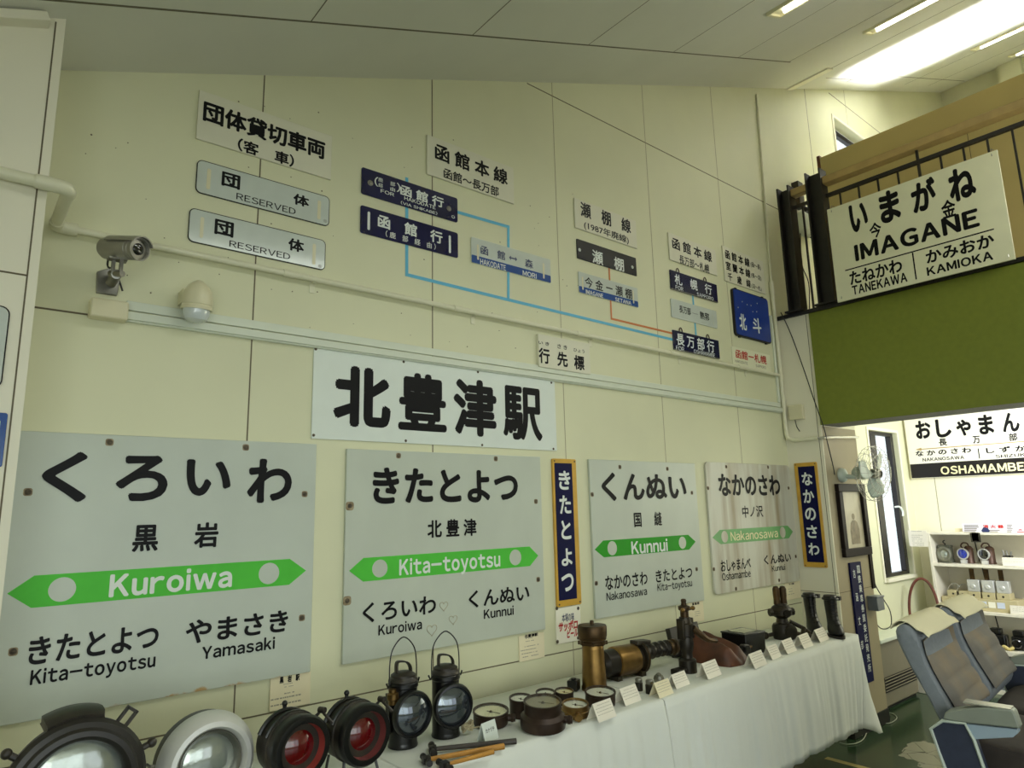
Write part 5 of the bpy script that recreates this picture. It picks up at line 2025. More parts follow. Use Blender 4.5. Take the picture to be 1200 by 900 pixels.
def cloth(label, x0, x1, hem, seed, end=None):
    rnd = random.Random(seed)
    ph = [rnd.uniform(0, 6) for _ in range(6)]
    m = MB()
    nx = int((x1 - x0) / .011)
    rows = [('t', 0), ('t', .5), ('t', .93), ('t', .99)] + [('d', k / 14) for k in range(15)]
    vs, fs = [], []
    for i in range(nx + 1):
        x = x0 + (x1 - x0) * i / nx
        yf = front_y(x)
        n1 = noise.noise(V3((x * 7.0, seed, 0)))
        n2 = noise.noise(V3((x * 17.0, seed + 9, 0)))
        n3 = noise.noise(V3((x * 38.0, seed + 5, 0)))
        for kind, s in rows:
            if kind == 't':
                vs.append(V3((x, 2.45 + (yf + .004 - 2.45) * s, DECK - .001 + .0006 * math.sin(9 * x + ph[3]) * s)))
            else:
                drop = s * (DECK - hem)
                am = min(1, .15 + s * 1.5) * (.012 + .019 * n1 * (.4 + .6 * s) + .014 * n2 + .006 * n3) + .018 * s
                am = max(am, -.002)
                z = DECK - .004 - drop + .004 * math.sin(4 * x + ph[4]) * s
                xx = x + .006 * s * math.sin(6 * x + ph[5]) * math.sin(PI * i / nx)
                if end == 'right':
                    xx -= max(0, (x - (x1 - .7)) / .7) ** 2 * .16 * s
                vs.append(V3((xx, yf - .004 - .012 * min(1, s * 5) - am, z)))
    nr = len(rows)
    for i in range(nx):
        for j in range(nr - 1):
            a = i * nr + j
            fs.append((a, a + nr, a + nr + 1, a + 1))
    m.mesh(vs, fs)
    if end == 'right':
        fr = vs[-15:]
        tip = W(1030, 860, 1.90)
        tip2 = W(1034.5, 858.5, 1.96)
        cols = []
        top = V3((x1, front_y(x1), DECK - .001))
        for u in range(0, 13):
            g = u / 12
            col = []
            for k in range(15):
                s = k / 14
                if g <= .34:
                    h = g / .34
                    b = fr[k]
                    e = top.lerp(tip, s)
                    p = b.lerp(e, h) + V3((.012 * math.sin(h * PI) * s, -.012 * math.sin(h * PI) * s, 0))
                elif g <= .5:
                    h = (g - .34) / .16
                    e = top.lerp(tip, s)
                    q = (top + V3((0, .04, 0))).lerp(tip2, s)
                    p = e.lerp(q, h)
                else:
                    h = (g - .5) / .5
                    q = (top + V3((0, .04, 0))).lerp(tip2, s)
                    r = V3((x1 + .015 + .02 * s, top.y + .04 + .2 * 1, DECK - .001 - s * .5))
                    r0 = V3((x1, top.y + .24, DECK - .001)).lerp(V3((x1 + .03, top.y + .24, DECK - .48)), s)
                    p = q.lerp(r0, h) + V3((.012 * math.sin(h * 9) * s, 0, 0))
                col.append(p)
            cols.append(col)
        vv = [p for c in cols for p in c]
        ff = []
        for u in range(12):
            for k in range(14):
                a = u * 15 + k
                ff.append((a, a + 15, a + 16, a + 1))
        m.mesh(vv, ff)
    o = m.build('tablecloth', M['cloth'], loc=((x0 + x1) / 2, 2.0, hem), angle=80)
    md = o.modifiers.new('thickness', 'SOLIDIFY')
    md.thickness = .0014
    md.offset = 1
    tag(o, label, 'tablecloth', 'white tablecloths')
    return o


table('folding table under the white cloth at the left, carrying the big lamps', .15, 1.168)
table('folding table under the middle white cloth, carrying lanterns and gauges', 1.176, 2.352)
table('folding table under the right white cloth, carrying boots and brass fittings', 2.372, 4.262)
cloth('white cloth at the left under the round railway lamps', .146, 1.171, .25, 3)
cloth('white cloth with loose folds under the lanterns, hammers and gauges', 1.1735, 2.358, .25, 5)
cloth('white cloth on the right table, its corner hanging loose by the pillar', 2.362, 4.30, .25, 8, 'right')

# ------------------------------------------------------------------ railway lamps on the left table
D1 = DECK + .0012


def radial(m, c, ax, ang, r, up=ZUP):
    """point at angle ang (0 = up, clockwise seen from the front) on the circle of radius r round axis ax"""
    side = up.cross(ax).normalized()
    return c + up * (r * math.cos(ang)) + side * (r * math.sin(ang))


AX = V3((0, -1, 0))
# big black headlamp
cb = W(88, 921, 2.03)
RB = min(.148, cb.z - D1 - .012)
t = thing('headlamp', 'big black round headlamp with a hooded top, at the lower left corner', 'lamp', (cb.x, cb.y + .04, D1))
c = cb
m = MB()
m.lathe([(0, -.2), (.06, -.195), (RB * .8, -.14), (RB * .97, -.06), (RB, -.02), (RB * 1.0, 0)], c, AX, 48)
m.build('body', M['iron'], t)
m = MB()
m.lathe([(RB * .985, -.02), (RB * 1.05, -.012), (RB * 1.06, .004), (RB * 1.0, .016), (RB * .92, .02), (RB * .88, .03), (RB * .8, .032), (RB * .74, .026), (RB * .7, .012), (RB * .7, -.004)], c, AX, 56)
m.build('rim', M['iron_brown'], t)
m = MB()
m.lathe([(0, .012), (RB * .35, .010), (RB * .6, .003), (RB * .705, -.004)], c, AX, 48)
m.build('lens', M['lens_white'], t)
m = MB()
vs, fs = [], []
A0_, A1_, NA = -.50, .38, 14
prof = [(1.0, .0), (1.10, .004), (1.17, -.012), (1.185, -.05), (1.15, -.10), (1.0, -.13)]
for i in range(NA + 1):
    a = A0_ + (A1_ - A0_) * i / NA
    k = 1.0 if 0 < i < NA else .9
    for r, h in prof:
        rr = 1.0 + (r - 1.0) * (1 if 0 < i < NA else .05)
        vs.append(c + ZUP * (RB * rr * math.cos(a)) + V3((1, 0, 0)) * (RB * rr * math.sin(a)) + AX * h)
n = len(prof)
for i in range(NA):
    for j in range(n - 1):
        q = i * n + j
        fs.append((q, q + n, q + n + 1, q + 1))
m.mesh(vs, fs)
m.build('vent_hood', M['iron'], t)
for ang, nm in ((.66, 'hinge_loop'),):
    d0 = V3((math.sin(ang), 0, math.cos(ang)))
    sd = V3((math.cos(ang), 0, -math.sin(ang)))
    p = c + d0 * RB * 1.02 + AX * (-.02)
    m = MB()
    for k in (-1, 1):
        m.strip(p + sd * k * .012, p + sd * k * .012 + d0 * .042, .006, AX, .016)
    m.strip(p - sd * .015 + d0 * .04, p + sd * .015 + d0 * .04, .007, AX, .016)
    m.build(nm, M['iron'], t, bevel=.001)
for ang in (-.95, 1.22):
    d0 = V3((math.sin(ang), 0, math.cos(ang)))
    p = c + d0 * RB * 1.03 + AX * (-.005)
    m = MB()
    m.cyl(p, p + d0 * .022, .008, .008, 10)
    m.ball(p + d0 * .026, (.012, .012, .012), 12, 8)
    m.build('clamp_knob', M['iron'], t)
m = MB()
m.bb((c.x - .06, c.y - .02, D1), (c.x + .06, c.y + .12, D1 + .02))
m.bb((c.x - .02, c.y + .0, D1 + .02), (c.x + .02, c.y + .1, c.z - RB * .86))
m.build('foot', M['iron'], t, bevel=.003)

# headlamp with the wide aluminium rim
c = W(243.5, 893, 2.05)
RC = min(.1335, c.z - D1 - .006)
t = thing('headlamp', 'round headlamp with a wide bright aluminium rim, between the hooded lamp and the red lamps', 'lamp', (c.x, c.y + .04, D1))
ax = V3((.06, -1, .02)).normalized()
m = MB()
m.lathe([(0, -.17), (.05, -.168), (RC * .75, -.13), (RC * .97, -.06), (RC * 1.0, -.02), (RC * .99, 0)], c, ax, 48)
m.build('body', M['iron'], t)
m = MB()
m.lathe([(RC * 1.0, -.024), (RC * 1.015, -.016), (RC * 1.0, .0), (RC * .93, .022), (RC * .84, .034), (RC * .74, .036), (RC * .685, .026), (RC * .67, .016)], c, ax, 64)
m.build('rim', M['chrome'], t)
m = MB()
m.lathe([(RC * .675, .018), (RC * .64, .024), (RC * .575, .012), (RC * .565, .004), (RC * .55, .0)], c, ax, 56)
m.build('inner_ring', M['steel'], t)
m = MB()
m.lathe([(0, .016), (RC * .3, .013), (RC * .5, .005), (RC * .56, .0)], c, ax, 48)
m.build('lens', M['lens_white'], t)
d0 = V3((-math.cos(.12), 0, math.sin(.12)))
m = MB()
p = c + d0 * RC * 1.0 - ax * .02
m.cyl(p, p + d0 * .014, .004, seg=8)
m.tube([p + d0 * .016 + V3((-.006, -.006, .008)), p + d0 * .012, p + d0 * .016 + V3((-.004, -.006, -.01))], .004, 6)
m.build('wing_nut', M['steel'], t)
m = MB()
m.bb((c.x - .05, c.y - .0, D1), (c.x + .05, c.y + .1, D1 + .012))
m.bb((c.x - .016, c.y + .03, D1 + .012), (c.x + .016, c.y + .07, c.z - RC * .8))
m.build('foot', M['iron'], t, bevel=.003)


# the two red tail lamps
def red_lamp(label, px, py, phi, hood):
    c = W(px, py, 1.96)
    t = thing('red_tail_lamp', label, 'lamp', (c.x, c.y + .06, D1), 0, 'red tail lamps')
    ax = V3((math.sin(phi), -math.cos(phi), 0))
    sd = V3((math.cos(phi), math.sin(phi), 0))
    R0 = .0865
    b = c - ax * .09
    m = MB()
    m.lathe([(0, -.055), (.045, -.05), (.072, -.035), (.082, -.012), (.083, .03), (.0865, .034), (.0865, .046), (.083, .05), (.083, .078), (.0, .078)], b, ax, 44)
    m.build('body', M['iron'], t)
    m = MB()
    m.lathe([(.080, -.014), (.0875, -.01), (R0 + .001, .004), (.082, .012), (.072, .013), (.066, .0125)], c, ax, 52)
    m.build('rim', M['iron_gloss'], t)
    m = MB()
    m.lathe([(.066, .0125), (.065, .008), (.061, -.02), (.0595, -.022)], c, ax, 44)
    m.build('inner_cone', hood, t)
    m = MB()
    m.lathe([(0, .0), (.02, -.002), (.040, -.009), (.060, -.022)], c, ax, 40)
    m.build('red_lens', M['red_glass'], t)
    # ridge over the top and its knob
    m = MB()
    arc = []
    for k in range(13):
        a = -1.15 + 2.3 * k / 12
        arc.append((b + ax * .015 + ZUP * .086 * math.cos(a) + sd * .086 * math.sin(a)))
    for w_ in (-.02, .02):
        m.tube([p + ax * w_ for p in arc], .006, 6)
    m.build('top_band', M['iron_gloss'], t)
    m = MB()
    p = b - ax * .012 + ZUP * .083
    m.cyl(p, p + ZUP * .012, .006, seg=8)
    m.ball(p + ZUP * .018, .0085, 12, 8)
    m.build('top_knob', M['iron_gloss'], t)
    m = MB()
    p = b + ax * .05 + sd * .065 + ZUP * .062
    m.tube([p, p + sd * .018 + ZUP * .012, p + sd * .02 + ax * .028, p + sd * .034 + ax * .04 - ZUP * .018], .005, 6)
    m.cyl(p + sd * .012 + ZUP * .016, p + sd * .018 + ZUP * .016 + ax * .02, .009, seg=10)
    m.build('latch', M['iron'], t)
    m = MB()
    p = b + ax * .03 + sd * .084 - ZUP * .01
    for dz in (-.016, .016):
        m.cyl(p + ZUP * dz, p + ZUP * dz + sd * .016, .006, seg=8)
    m.tube([p + sd * .012 + ZUP * .026, p + sd * .012 - ZUP * .026], .004, 6)
    m.build('side_hinge', M['iron'], t)
    for sx, sa in ((-.052, .06), (.052, .06), (-.05, -.025), (.05, -.025)):
        m = MB()
        top = b + ax * sa + sd * sx - ZUP * .066
        ft = b + ax * (sa * 1.25) + sd * sx * 1.18
        ft.z = D1 + .003
        m.tube([top, ft], .0042, 6)
        m.build('leg', M['iron_gloss'], t)
    return t


red_lamp('black lamp with a deep red lens and bright red inner cone, left of the pair', 353.5, 877, .12, M['red_dull'])
red_lamp('black lamp with a deep red lens, right of the pair and nearest the lanterns', 428, 861, .12, mat('dusty_red_cone', (112, 50, 48), .5, noise=.2))


# the two hand lanterns
def lantern(label, px, py, phi, brass=False, s=1.0):
    c = ZP(px, py, D1)
    t = thing('hand_lantern', label, 'lantern', c, 0, 'black hand lanterns')
    ax = V3((math.sin(phi), -math.cos(phi), 0))
    sd = V3((math.cos(phi), math.sin(phi), 0))
    m = MB()
    m.lathe([(0, 0), (.0505, 0), (.0515, .004), (.049, .012), (.0485, .018), (.0485, .186), (.052, .19), (.052, .202), (.0485, .206)], c, ZUP, 36)
    m.build('body', M['iron_gloss'], t)
    m = MB()
    m.lathe([(.0485, .204), (.051, .208), (.050, .214), (.043, .222), (.043, .228), (.030, .236), (0, .239)], c, ZUP, 32)
    m.build('cap', M['iron'], t)
    q = c + ZUP * .232
    m = MB()
    pts = [q - sd * .027, q - sd * .027 + ZUP * .03, q - sd * .019 + ZUP * .04, q + sd * .012 + ZUP * .034, q + sd * .027 + ZUP * .018, q + sd * .03 - ZUP * .004]
    pts = spline(pts, 4)
    vs, fs = [], []
    for p_ in pts:
        for dn in (-.009, .009):
            vs.append(p_ + ax * dn)
    for i in range(len(pts) - 1):
        fs.append((2 * i, 2 * i + 2, 2 * i + 3, 2 * i + 1))
    m.mesh(vs, fs)
    o = m.build('top_grip', M['iron'], t)
    md = o.modifiers.new('thickness', 'SOLIDIFY')
    md.thickness = .005
    md.offset = 0
    lc = c + ZUP * .111 + ax * .052
    m = MB()
    m.lathe([(.045, -.04), (.056, -.016), (.066, -.004), (.0735, .0), (.0745, .014), (.071, .022), (.0645, .023), (.0625, .016)], lc, ax, 48)
    m.build('lens_rim', M['iron_gloss'], t)
    m = MB()
    m.lathe([(0, .032), (.02, .030), (.042, .024), (.063, .013)], lc, ax, 40)
    m.build('lens', M['lens'], t)
    m = MB()
    e0, e1 = c + ZUP * .2 - sd * .054, c + ZUP * .2 + sd * .054
    m.tube([e0, e0 + ZUP * .07 + sd * .001, e0 + ZUP * .118 + sd * .014, c + ZUP * .35, e1 + ZUP * .118 - sd * .014, e1 + ZUP * .07 - sd * .001, e1], .0023, 6, smooth_n=6)
    m.build('bail', M['iron_gloss'], t)
    for e_, k in ((e0, -1), (e1, 1)):
        m = MB()
        m.tube([e_ + ZUP * .004 - sd * k * .006, e_ - ZUP * .006 + sd * k * .006, e_ + ZUP * .008 + sd * k * .012], .0035, 6)
        m.build('ear', M['iron_gloss'], t)
    if brass:
        m = MB()
        p = c - sd * .05 + ax * .02 + ZUP * .145
        m.lathe([(0, 0), (.017, .0), (.017, .012), (.02, .016), (.02, .034), (.013, .038), (.013, .048), (0, .05)], p, (-.1, 0, 1), 18)
        m.build('burner', M['brass'], t)
        m = MB()
        m.bb(c - sd * .058 + ax * .0 + ZUP * .05 - V3((.004, .012, 0)), c - sd * .058 + ZUP * .175 + V3((.004, .012, 0)))
        m.build('side_plate', M['iron_gloss'], t)
    return t


lantern('black hand lantern with a brass burner on its side, nearest the red lamps', 472, 873.5, .02, True)
lantern('black hand lantern without brass, beside the cream gauge', 522.5, 861.5, -.16)

# ------------------------------------------------------------------ gauges
TIP = math.radians(7)


def gauge(label, px, py, r, h, case, face, base=None, rz=0.0, lug=None, tilt=0.0):
    zt = D1 + h
    c = ZP(px, py, zt)
    c.z = D1
    t = thing('pressure_gauge', label, 'gauge', c, 0, 'old round gauges')
    m = MB()
    if base:
        m.lathe([(0, 0), (r * base, 0), (r * base * 1.02, h * .12), (r * base, h * .42), (r * 1.08, h * .5), (r, h * .56), (r, h * .9), (r * 1.03, h * .95), (r * 1.03, h), (r * .93, h), (r * .92, h - .007)], c, ZUP, 44)
    else:
        m.lathe([(0, 0), (r * .98, 0), (r * 1.0, .006), (r * 1.0, h * .8), (r * 1.04, h * .86), (r * 1.04, h), (r * .94, h), (r * .93, h - .007)], c, ZUP, 44)
    m.build('case', case, t)
    m = MB()
    m.lathe([(0, h - .0085), (r * .935, h - .0085), (r * .935, h - .0105), (0, h - .0105)], c, ZUP, 40)
    d = m.build('dial', face, t, smooth=False)
    m = MB()
    for k in range(13):
        a = rz + PI * (-.75 + 1.5 * k / 12) + PI / 2
        L_ = .10 if k % 4 == 0 else .05
        e_ = V3((math.cos(a), math.sin(a), 0))
        p0, p1 = c + e_ * r * .86 + ZUP * (h - .0083), c + e_ * r * (.86 - L_) + ZUP * (h - .0083)
        m.strip(p0, p1, r * .014, ZUP, .0003)
    m.build('tick_marking', M['grey_letter'], d, smooth=False)
    m = MB()
    a = rz - PI / 2 + .2
    e_ = V3((math.cos(a), math.sin(a), 0))
    m.strip(c - e_ * r * .25 + ZUP * (h - .0068), c + e_ * r * .62 + ZUP * (h - .0068), r * .055, ZUP, .0008)
    m.cyl(c + ZUP * (h - .0084), c + ZUP * (h - .003), r * .09, r * .06, 12)
    m.build('needle', M['brass_dark'], t)
    m = MB()
    m.lathe([(0, h - .0018), (r * .935, h - .0018)], c, ZUP, 32)
    m.build('glass', M['glass_cover'], t)
    if lug is not None:
        e_ = V3((math.cos(lug), math.sin(lug), 0))
        m = MB()
        q = c + ZUP * min(.028, h * .4)
        rb_ = r * (base or 1.0)
        m.cyl(q + e_ * rb_ * .9, q + e_ * (rb_ + .026), .013, seg=12)
        m.cyl(q + e_ * (rb_ + .010), q + e_ * (rb_ + .02), .017, seg=6)
        m.build('pipe_union', case, t)
    # the old instruments lie a little tipped towards the front of the table
    place(t, c + ZUP * (r * (base or 1.0) * math.sin(TIP) + .0006))
    t.matrix_world = MW[t] @ Matrix.Rotation(TIP, 4, V3((.83, -.55, 0)))
    return t


gauge('cream-faced gauge in a dark case lying behind the small tool card', 575, 834, .0645, .046, M['copper'], M['dial'], rz=.2, lug=-.75)
gauge('largest gauge, a dull face on a wide black base', 635.5, 823.5, .0675, .088, M['copper'], mat('grey_gauge_dial', (150, 142, 116), .35, noise=.1), 1.2, .4, -.9)
gauge('small tall white-faced gauge half hidden behind the largest gauge', 610, 818, .043, .066, M['copper'], M['dial_white'], rz=.1)
gauge('small white-faced gauge by the wall behind the largest gauge', 639, 811.5, .0385, .048, M['copper'], M['dial_white'], rz=.6)
gauge('small yellowed gauge by the wall beside the black block', 661, 810, .0375, .048, M['copper'], M['dial'], rz=.1)
gauge('flat white-faced gauge with a brass base right of the largest gauge', 674, 825.5, .050, .042, M['brass'], M['dial_white'], 1.04, .3, -2.2)
gauge('white-faced gauge at the foot of the tall brass cylinder', 703, 811.5, .060, .048, M['copper'], M['dial_white'], rz=.2, lug=1.2)
c = ZP(677, 811, D1)
c.y += .035; c.x += .012
m = MB()
m.box(c + ZUP * .022, (.055, .045, .042), Matrix.Rotation(.5, 3, 'Z'))
m.cyl(c + ZUP * .043, c + ZUP * .05, .012, seg=12)
tag(m.build('black_block', M['iron_gloss'], loc=c, bevel=.004), 'small black metal block behind the yellowed gauge', 'block')

# tall brass cylinder with dark cap
c = ZP(704, 811, D1)
c.x += .015; c.y += .05
t = thing('brass_cylinder', 'tall brass cylinder with a dark wide cap, below the beer plate', 'cylinder', c)
m = MB()
m.lathe([(0, 0), (.057, 0), (.057, .012), (.053, .02), (.052, .06), (.049, .12), (.0475, .17), (.0478, .176), (.046, .18), (.0465, .19)], c, ZUP, 40)
m.build('barrel', M['brass'], t)
m = MB()
m.lathe([(.0465, .186), (.058, .188), (.06, .192), (.06, .199), (.054, .203), (.054, .206), (.060, .208), (.0615, .214), (.055, .216)], c, ZUP, 40)
m.build('flange', M['brass_dark'], t)
m = MB()
m.lathe([(.05, .213), (.061, .216), (.064, .224), (.065, .262), (.062, .268), (.02, .271), (.009, .272), (.009, .284), (.006, .288), (0, .288)], c, ZUP, 40)
m.build('cap', M['brass_dark'], t)
m = MB()
for k in range(8):
    a = 2 * PI * k / 8
    m.cyl(c + V3((.06 * math.cos(a), .06 * math.sin(a), .187)), c + V3((.06 * math.cos(a), .06 * math.sin(a), .202)), .006, seg=6)
m.build('flange_bolt', M['brass_dark'], t)

# horizontal lamp generator with corrugated pipe
c0 = ZP(728, 803, D1)
c0.y += .10; c0.x += .06
zc = D1 + .074
A_ = V3((1, -.10, 0)).normalized()
t = thing('lamp_generator', 'dark brass-banded generator drum lying on its side with a thick ribbed pipe', 'generator', c0)
o = V3((c0.x - .03, c0.y, zc))
m = MB()
m.lathe([(0, -.05), (.04, -.048), (.058, -.03), (.06, .03), (.0, .03)], o, A_, 32)
m.build('end_bell', M['gun'], t)
m = MB()
m.lathe([(.058, .03), (.066, .034), (.067, .04), (.067, .15), (.066, .156), (.0, .156)], o, A_, 36)
m.build('drum', M['brass'], t)
m = MB()
m.lathe([(0, .156), (.052, .156), (.052, .186), (.070, .187), (.071, .20), (.062, .205), (.04, .21), (0, .21)], o, A_, 36)
m.build('flange_disc', M['gun'], t)
m = MB()
m.lathe([(.069, .193), (.0725, .194), (.0725, .202), (.069, .203)], o, A_, 36)
m.build('brass_ring', M['brass_dark'], t)
m = MB()
pts = [o + A_ * .2 + ZUP * .012, o + A_ * .26 + ZUP * .016, o + A_ * .33 + ZUP * .02, o + A_ * .39 + ZUP * .018]
pp = spline(pts, 8)
rr = [.034 + .0035 * math.sin(i * 1.5) for i in range(len(pp))]
m.tube(pp, rr, 16)
m.build('ribbed_pipe', M['gun'], t)
m = MB()
e_ = pp[-1]
m.lathe([(0, 0), (.036, .0), (.036, .014), (.03, .018), (.03, .03), (.038, .034), (.038, .05), (.028, .056), (0, .058)], e_, A_, 20)
m.build('pipe_collar', M['brass_dark'], t)
m = MB()
for k in (.02, .17):
    m.box(o + A_ * k - ZUP * .064, (.03, .10, .02))
m.build('foot', M['gun'], t)
m = MB()
m.box(o + A_ * .21 + ZUP * .066, (.10, .05, .02), Matrix.Rotation(.08, 3, 'Y'))
m.build('terminal_cover', M['iron'], t, bevel=.004)

# three small jars
for (px, py, r, h, kind, lab) in ((749, 809, .017, .05, 'jar', 'small dark jar with a silver lid, first of the little jars before the generator'),
                                  (762, 812.5, .019, .055, 'jar', 'small dark jar with a silver lid right of the first one'),
                                  (772.5, 802, .024, .05, 'pot', 'little round silver pot beside the two dark jars')):
    c = ZP(px, py, D1)
    t = thing('small_jar', lab, 'jar', c, 0, 'little jars')
    m = MB()
    if kind == 'jar':
        m.lathe([(0, 0), (r, 0), (r, h * .62), (r * .8, h * .7), (0, h * .7)], c, ZUP, 20)
        m.build('jar_body', M['gun'], t)
        m = MB()
        m.lathe([(r * .86, h * .68), (r * .9, h * .7), (r * .9, h * .92), (r * .7, h), (0, h)], c, ZUP, 20)
        m.build('lid', M['steel'], t)
    else:
        m.lathe([(0, 0), (r * .5, 0), (r * .95, h * .3), (r, h * .5), (r * .8, h * .75), (r * .5, h * .8)], c, ZUP, 20)
        m.build('pot_body', M['steel'], t)
        m = MB()
        m.lathe([(r * .5, h * .79), (r * .55, h * .84), (r * .3, h * .95), (0, h)], c, ZUP, 20)
        m.build('lid', M['steel'], t)

# upright brass steam valve
c = ZP(815, 788, D1)
c.x -= .015; c.y += .03
t = thing('steam_valve', 'tall dark upright steam valve with a knobbed top and a brass side arm', 'valve', c)
m = MB()
m.lathe([(0, 0), (.042, 0), (.042, .055), (.035, .062), (.028, .065), (.024, .085), (.03, .1), (.036, .13), (.03, .16), (.036, .165), (.038, .22), (.03, .225), (.026, .25), (0, .25)], c, ZUP, 24)
m.build('valve_body', M['gun'], t)
m = MB()
m.lathe([(.024, .248), (.02, .252), (.02, .278), (.028, .284), (.028, .3), (.014, .306), (.012, .318), (.014, .326), (.01, .334), (0, .336)], c, ZUP, 18)
m.build('bonnet', M['brass_dark'], t)
for v, L_ in ((V3((-.8, -.45, .05)), .05), (V3((.75, -.5, .1)), .045)):
    v.normalize()
    m = MB()
    q = c + ZUP * .285
    m.cyl(q + v * .012, q + v * L_, .008, seg=8)
    m.ball(q + v * L_, (.011, .011, .011), 10, 8)
    m.build('knob', M['brass'], t)
m = MB()
for sx in (-.034, .034):
    m.bb((c.x + sx - .009, c.y - .02, D1 + .15), (c.x + sx + .009, c.y + .02, D1 + .245))
m.build('side_boss', M['gun'], t, bevel=.004)
m = MB()
q = c + V3((.02, -.03, .2))
m.tube([q, q + V3((.035, -.02, -.035)), q + V3((.075, -.03, -.06)), q + V3((.135, -.03, -.072))], [.016, .016, .014, .012, .012], 10, smooth_n=4)
m.build('brass_arm', M['brass_dark'], t)
m = MB()
q = c + V3((-.06, .0, .0))
m.box(q + ZUP * .014, (.09, .05, .026))
m.build('foot_lug', M['gun'], t, bevel=.006)

# brown leather saddle bag: two soft arched straps over a body
c = ZP(857, 785, D1)
t = thing('leather_bag', 'brown worn leather bag with two fat arched folds beside the tall valve', 'bag', c)


def P3(px, py, z):
    return ZP(px, py, z)


B0 = c
m = MB()
NS, NT = 33, 26
x0_, x1_, yb_, yf_ = 3.0, 3.185, 2.28, 2.02
vs, fs = [], []
for i in range(NT + 1):
    f_ = i / NT
    crest = .150 * (1 - .55 * f_) * min(1, (1 - f_) / .16) ** .55 * min(1, .62 + f_ * 2.4)
    for j in range(NS + 1):
        g = j / NS
        edge = min(1, min(g, 1 - g) / .10) ** .5
        ridge = max(math.exp(-((g - .30) / .15) ** 2), math.exp(-((g - .72) / .15) ** 2) * .93)
        z = crest * edge * (.50 + .50 * ridge)
        spread = 1 + .10 * math.sin(PI * f_)
        x = (x0_ + x1_) / 2 + (g - .5) * (x1_ - x0_) * spread + .03 * f_ + .01 * noise.noise(V3((g * 4, f_ * 4, 3)))
        y = yb_ + (yf_ - yb_) * f_ - .015 * math.sin(PI * g) * f_
        vs.append(V3((x, y, D1 + .0008 + max(0.0, z + .004 * noise.noise(V3((g * 9, f_ * 7, 1))) * edge))))
n0 = len(vs)
for i in range(NT):
    for j in range(NS):
        q = i * (NS + 1) + j
        fs.append((q, q + 1, q + NS + 2, q + NS + 1))
rim_ = [j for j in range(NS + 1)] + [i * (NS + 1) + NS for i in range(1, NT + 1)] + [NT * (NS + 1) + j for j in range(NS - 1, -1, -1)] + [i * (NS + 1) for i in range(NT - 1, 0, -1)]
for q in rim_:
    vs.append(V3((vs[q].x, vs[q].y, D1 + .0004)))
L_ = len(rim_)
for k in range(L_):
    fs.append((rim_[k], n0 + k, n0 + (k + 1) % L_, rim_[(k + 1) % L_]))
m.mesh(vs, fs)
m.build('bag_body', M['leather'], t, angle=80)
m = MB()
q = V3((3.055, 2.25, D1 + .10))
m.tube([q + V3((.0, .0, .025)), q + V3((-.025, -.01, .045)), q + V3((-.055, -.015, .045)), q + V3((-.075, -.015, .02)), q + V3((-.07, -.02, -.02))], [.016, .016, .014, .012, .012], 10, smooth_n=4)
m.build('curled_strap', M['leather'], t)

# black box with glass top, dark plate behind, little brown clamp
c = ZP(885, 768, D1)
c.x += .02; c.y += .075
t = thing('black_case', 'black box with a glazed top between the leather bag and the twin valve', 'case', c)
R_ = Matrix.Rotation(-.06, 3, 'Z')
m = MB()
m.box(c + ZUP * .054, (.17, .15, .104), R_)
m.box(c + ZUP * .107, (.178, .158, .008), R_)
m.build('case_body', M['iron_gloss'], t, bevel=.003)
m = MB()
m.box(c + ZUP * .1125, (.12, .1, .003), R_)
m.build('glass_top', mat('dull_green_glass', (104, 108, 88), .15, noise=.05, coat=.8), t)
c2 = ZP(879, 772, D1)
c2.y += .01
t = thing('rust_clamp', 'small dark rust-brown clamp in front of the black glazed box', 'clamp', c2)
m = MB()
m.prism([(-.04, .001), (.03, .001), (.034, .045), (.02, .066), (-.022, .07), (-.03, .06), (-.012, .05), (-.014, .03), (-.04, .026)], c2, (1, 0, 0), (0, 0, 1), (0, 1, 0), .03)
m.build('jaw', M['iron_brown'], t, bevel=.005)
m = MB()
m.cyl(c2 + V3((.03, .015, .045)), c2 + V3((.055, .012, .048)), .008, seg=8)
m.build('screw', M['brass_dark'], t)
c3 = ZP(858, 770, D1)
c3 = V3((3.14, 2.36, D1))
m = MB()
m.box(c3 + ZUP * .075, (.25, .03, .145), Matrix.Rotation(-.2, 3, 'X') @ Matrix.Rotation(-.03, 3, 'Y'))
m.box(c3 + V3((0, .03, .01)), (.2, .06, .02))
tag(m.build('dark_plate', M['iron_brown'], loc=c3, bevel=.003), 'dark brown metal plate standing by the wall behind the leather bag', 'plate')

# twin headed injector
c = ZP(924, 750, D1)
c.y += .04; c.x += .02
t = thing('twin_valve', 'dark twin-headed steam fitting with spreading pipe arms left of the boots', 'valve', c)
m = MB()
m.lathe([(0, 0), (.055, 0), (.06, .02), (.06, .07), (.052, .085), (.035, .09), (.03, .115), (.045, .125), (.058, .135), (.06, .165), (.05, .18), (.036, .19), (.034, .2), (0, .2)], c, ZUP, 24)
m.build('valve_body', M['gun'], t)
SDV = V3((.84, -.54, 0)).normalized()
for k in (-1, 1):
    m = MB()
    q = c + SDV * k * .021 + ZUP * .195
    m.lathe([(.02, 0), (.018, .03), (.02, .05), (.0205, .085), (.014, .1), (0, .104)], q, ZUP, 16)
    m.build('valve_head', M['brass_dark'], t)
m = MB()
for k in (-1, 1):
    q = c + ZUP * .15
    m.cyl(q + SDV * k * .05, q + SDV * k * .075, .022, seg=8)
m.cyl(c + ZUP * .15 - SDV.cross(ZUP) * -.05, c + ZUP * .15 + V3((-.54, -.84, 0)) * .07, .02, seg=8)
m.build('side_boss', M['gun'], t)
m = MB()
q = c + ZUP * .045 + V3((-.3, -.95, 0)) * .05
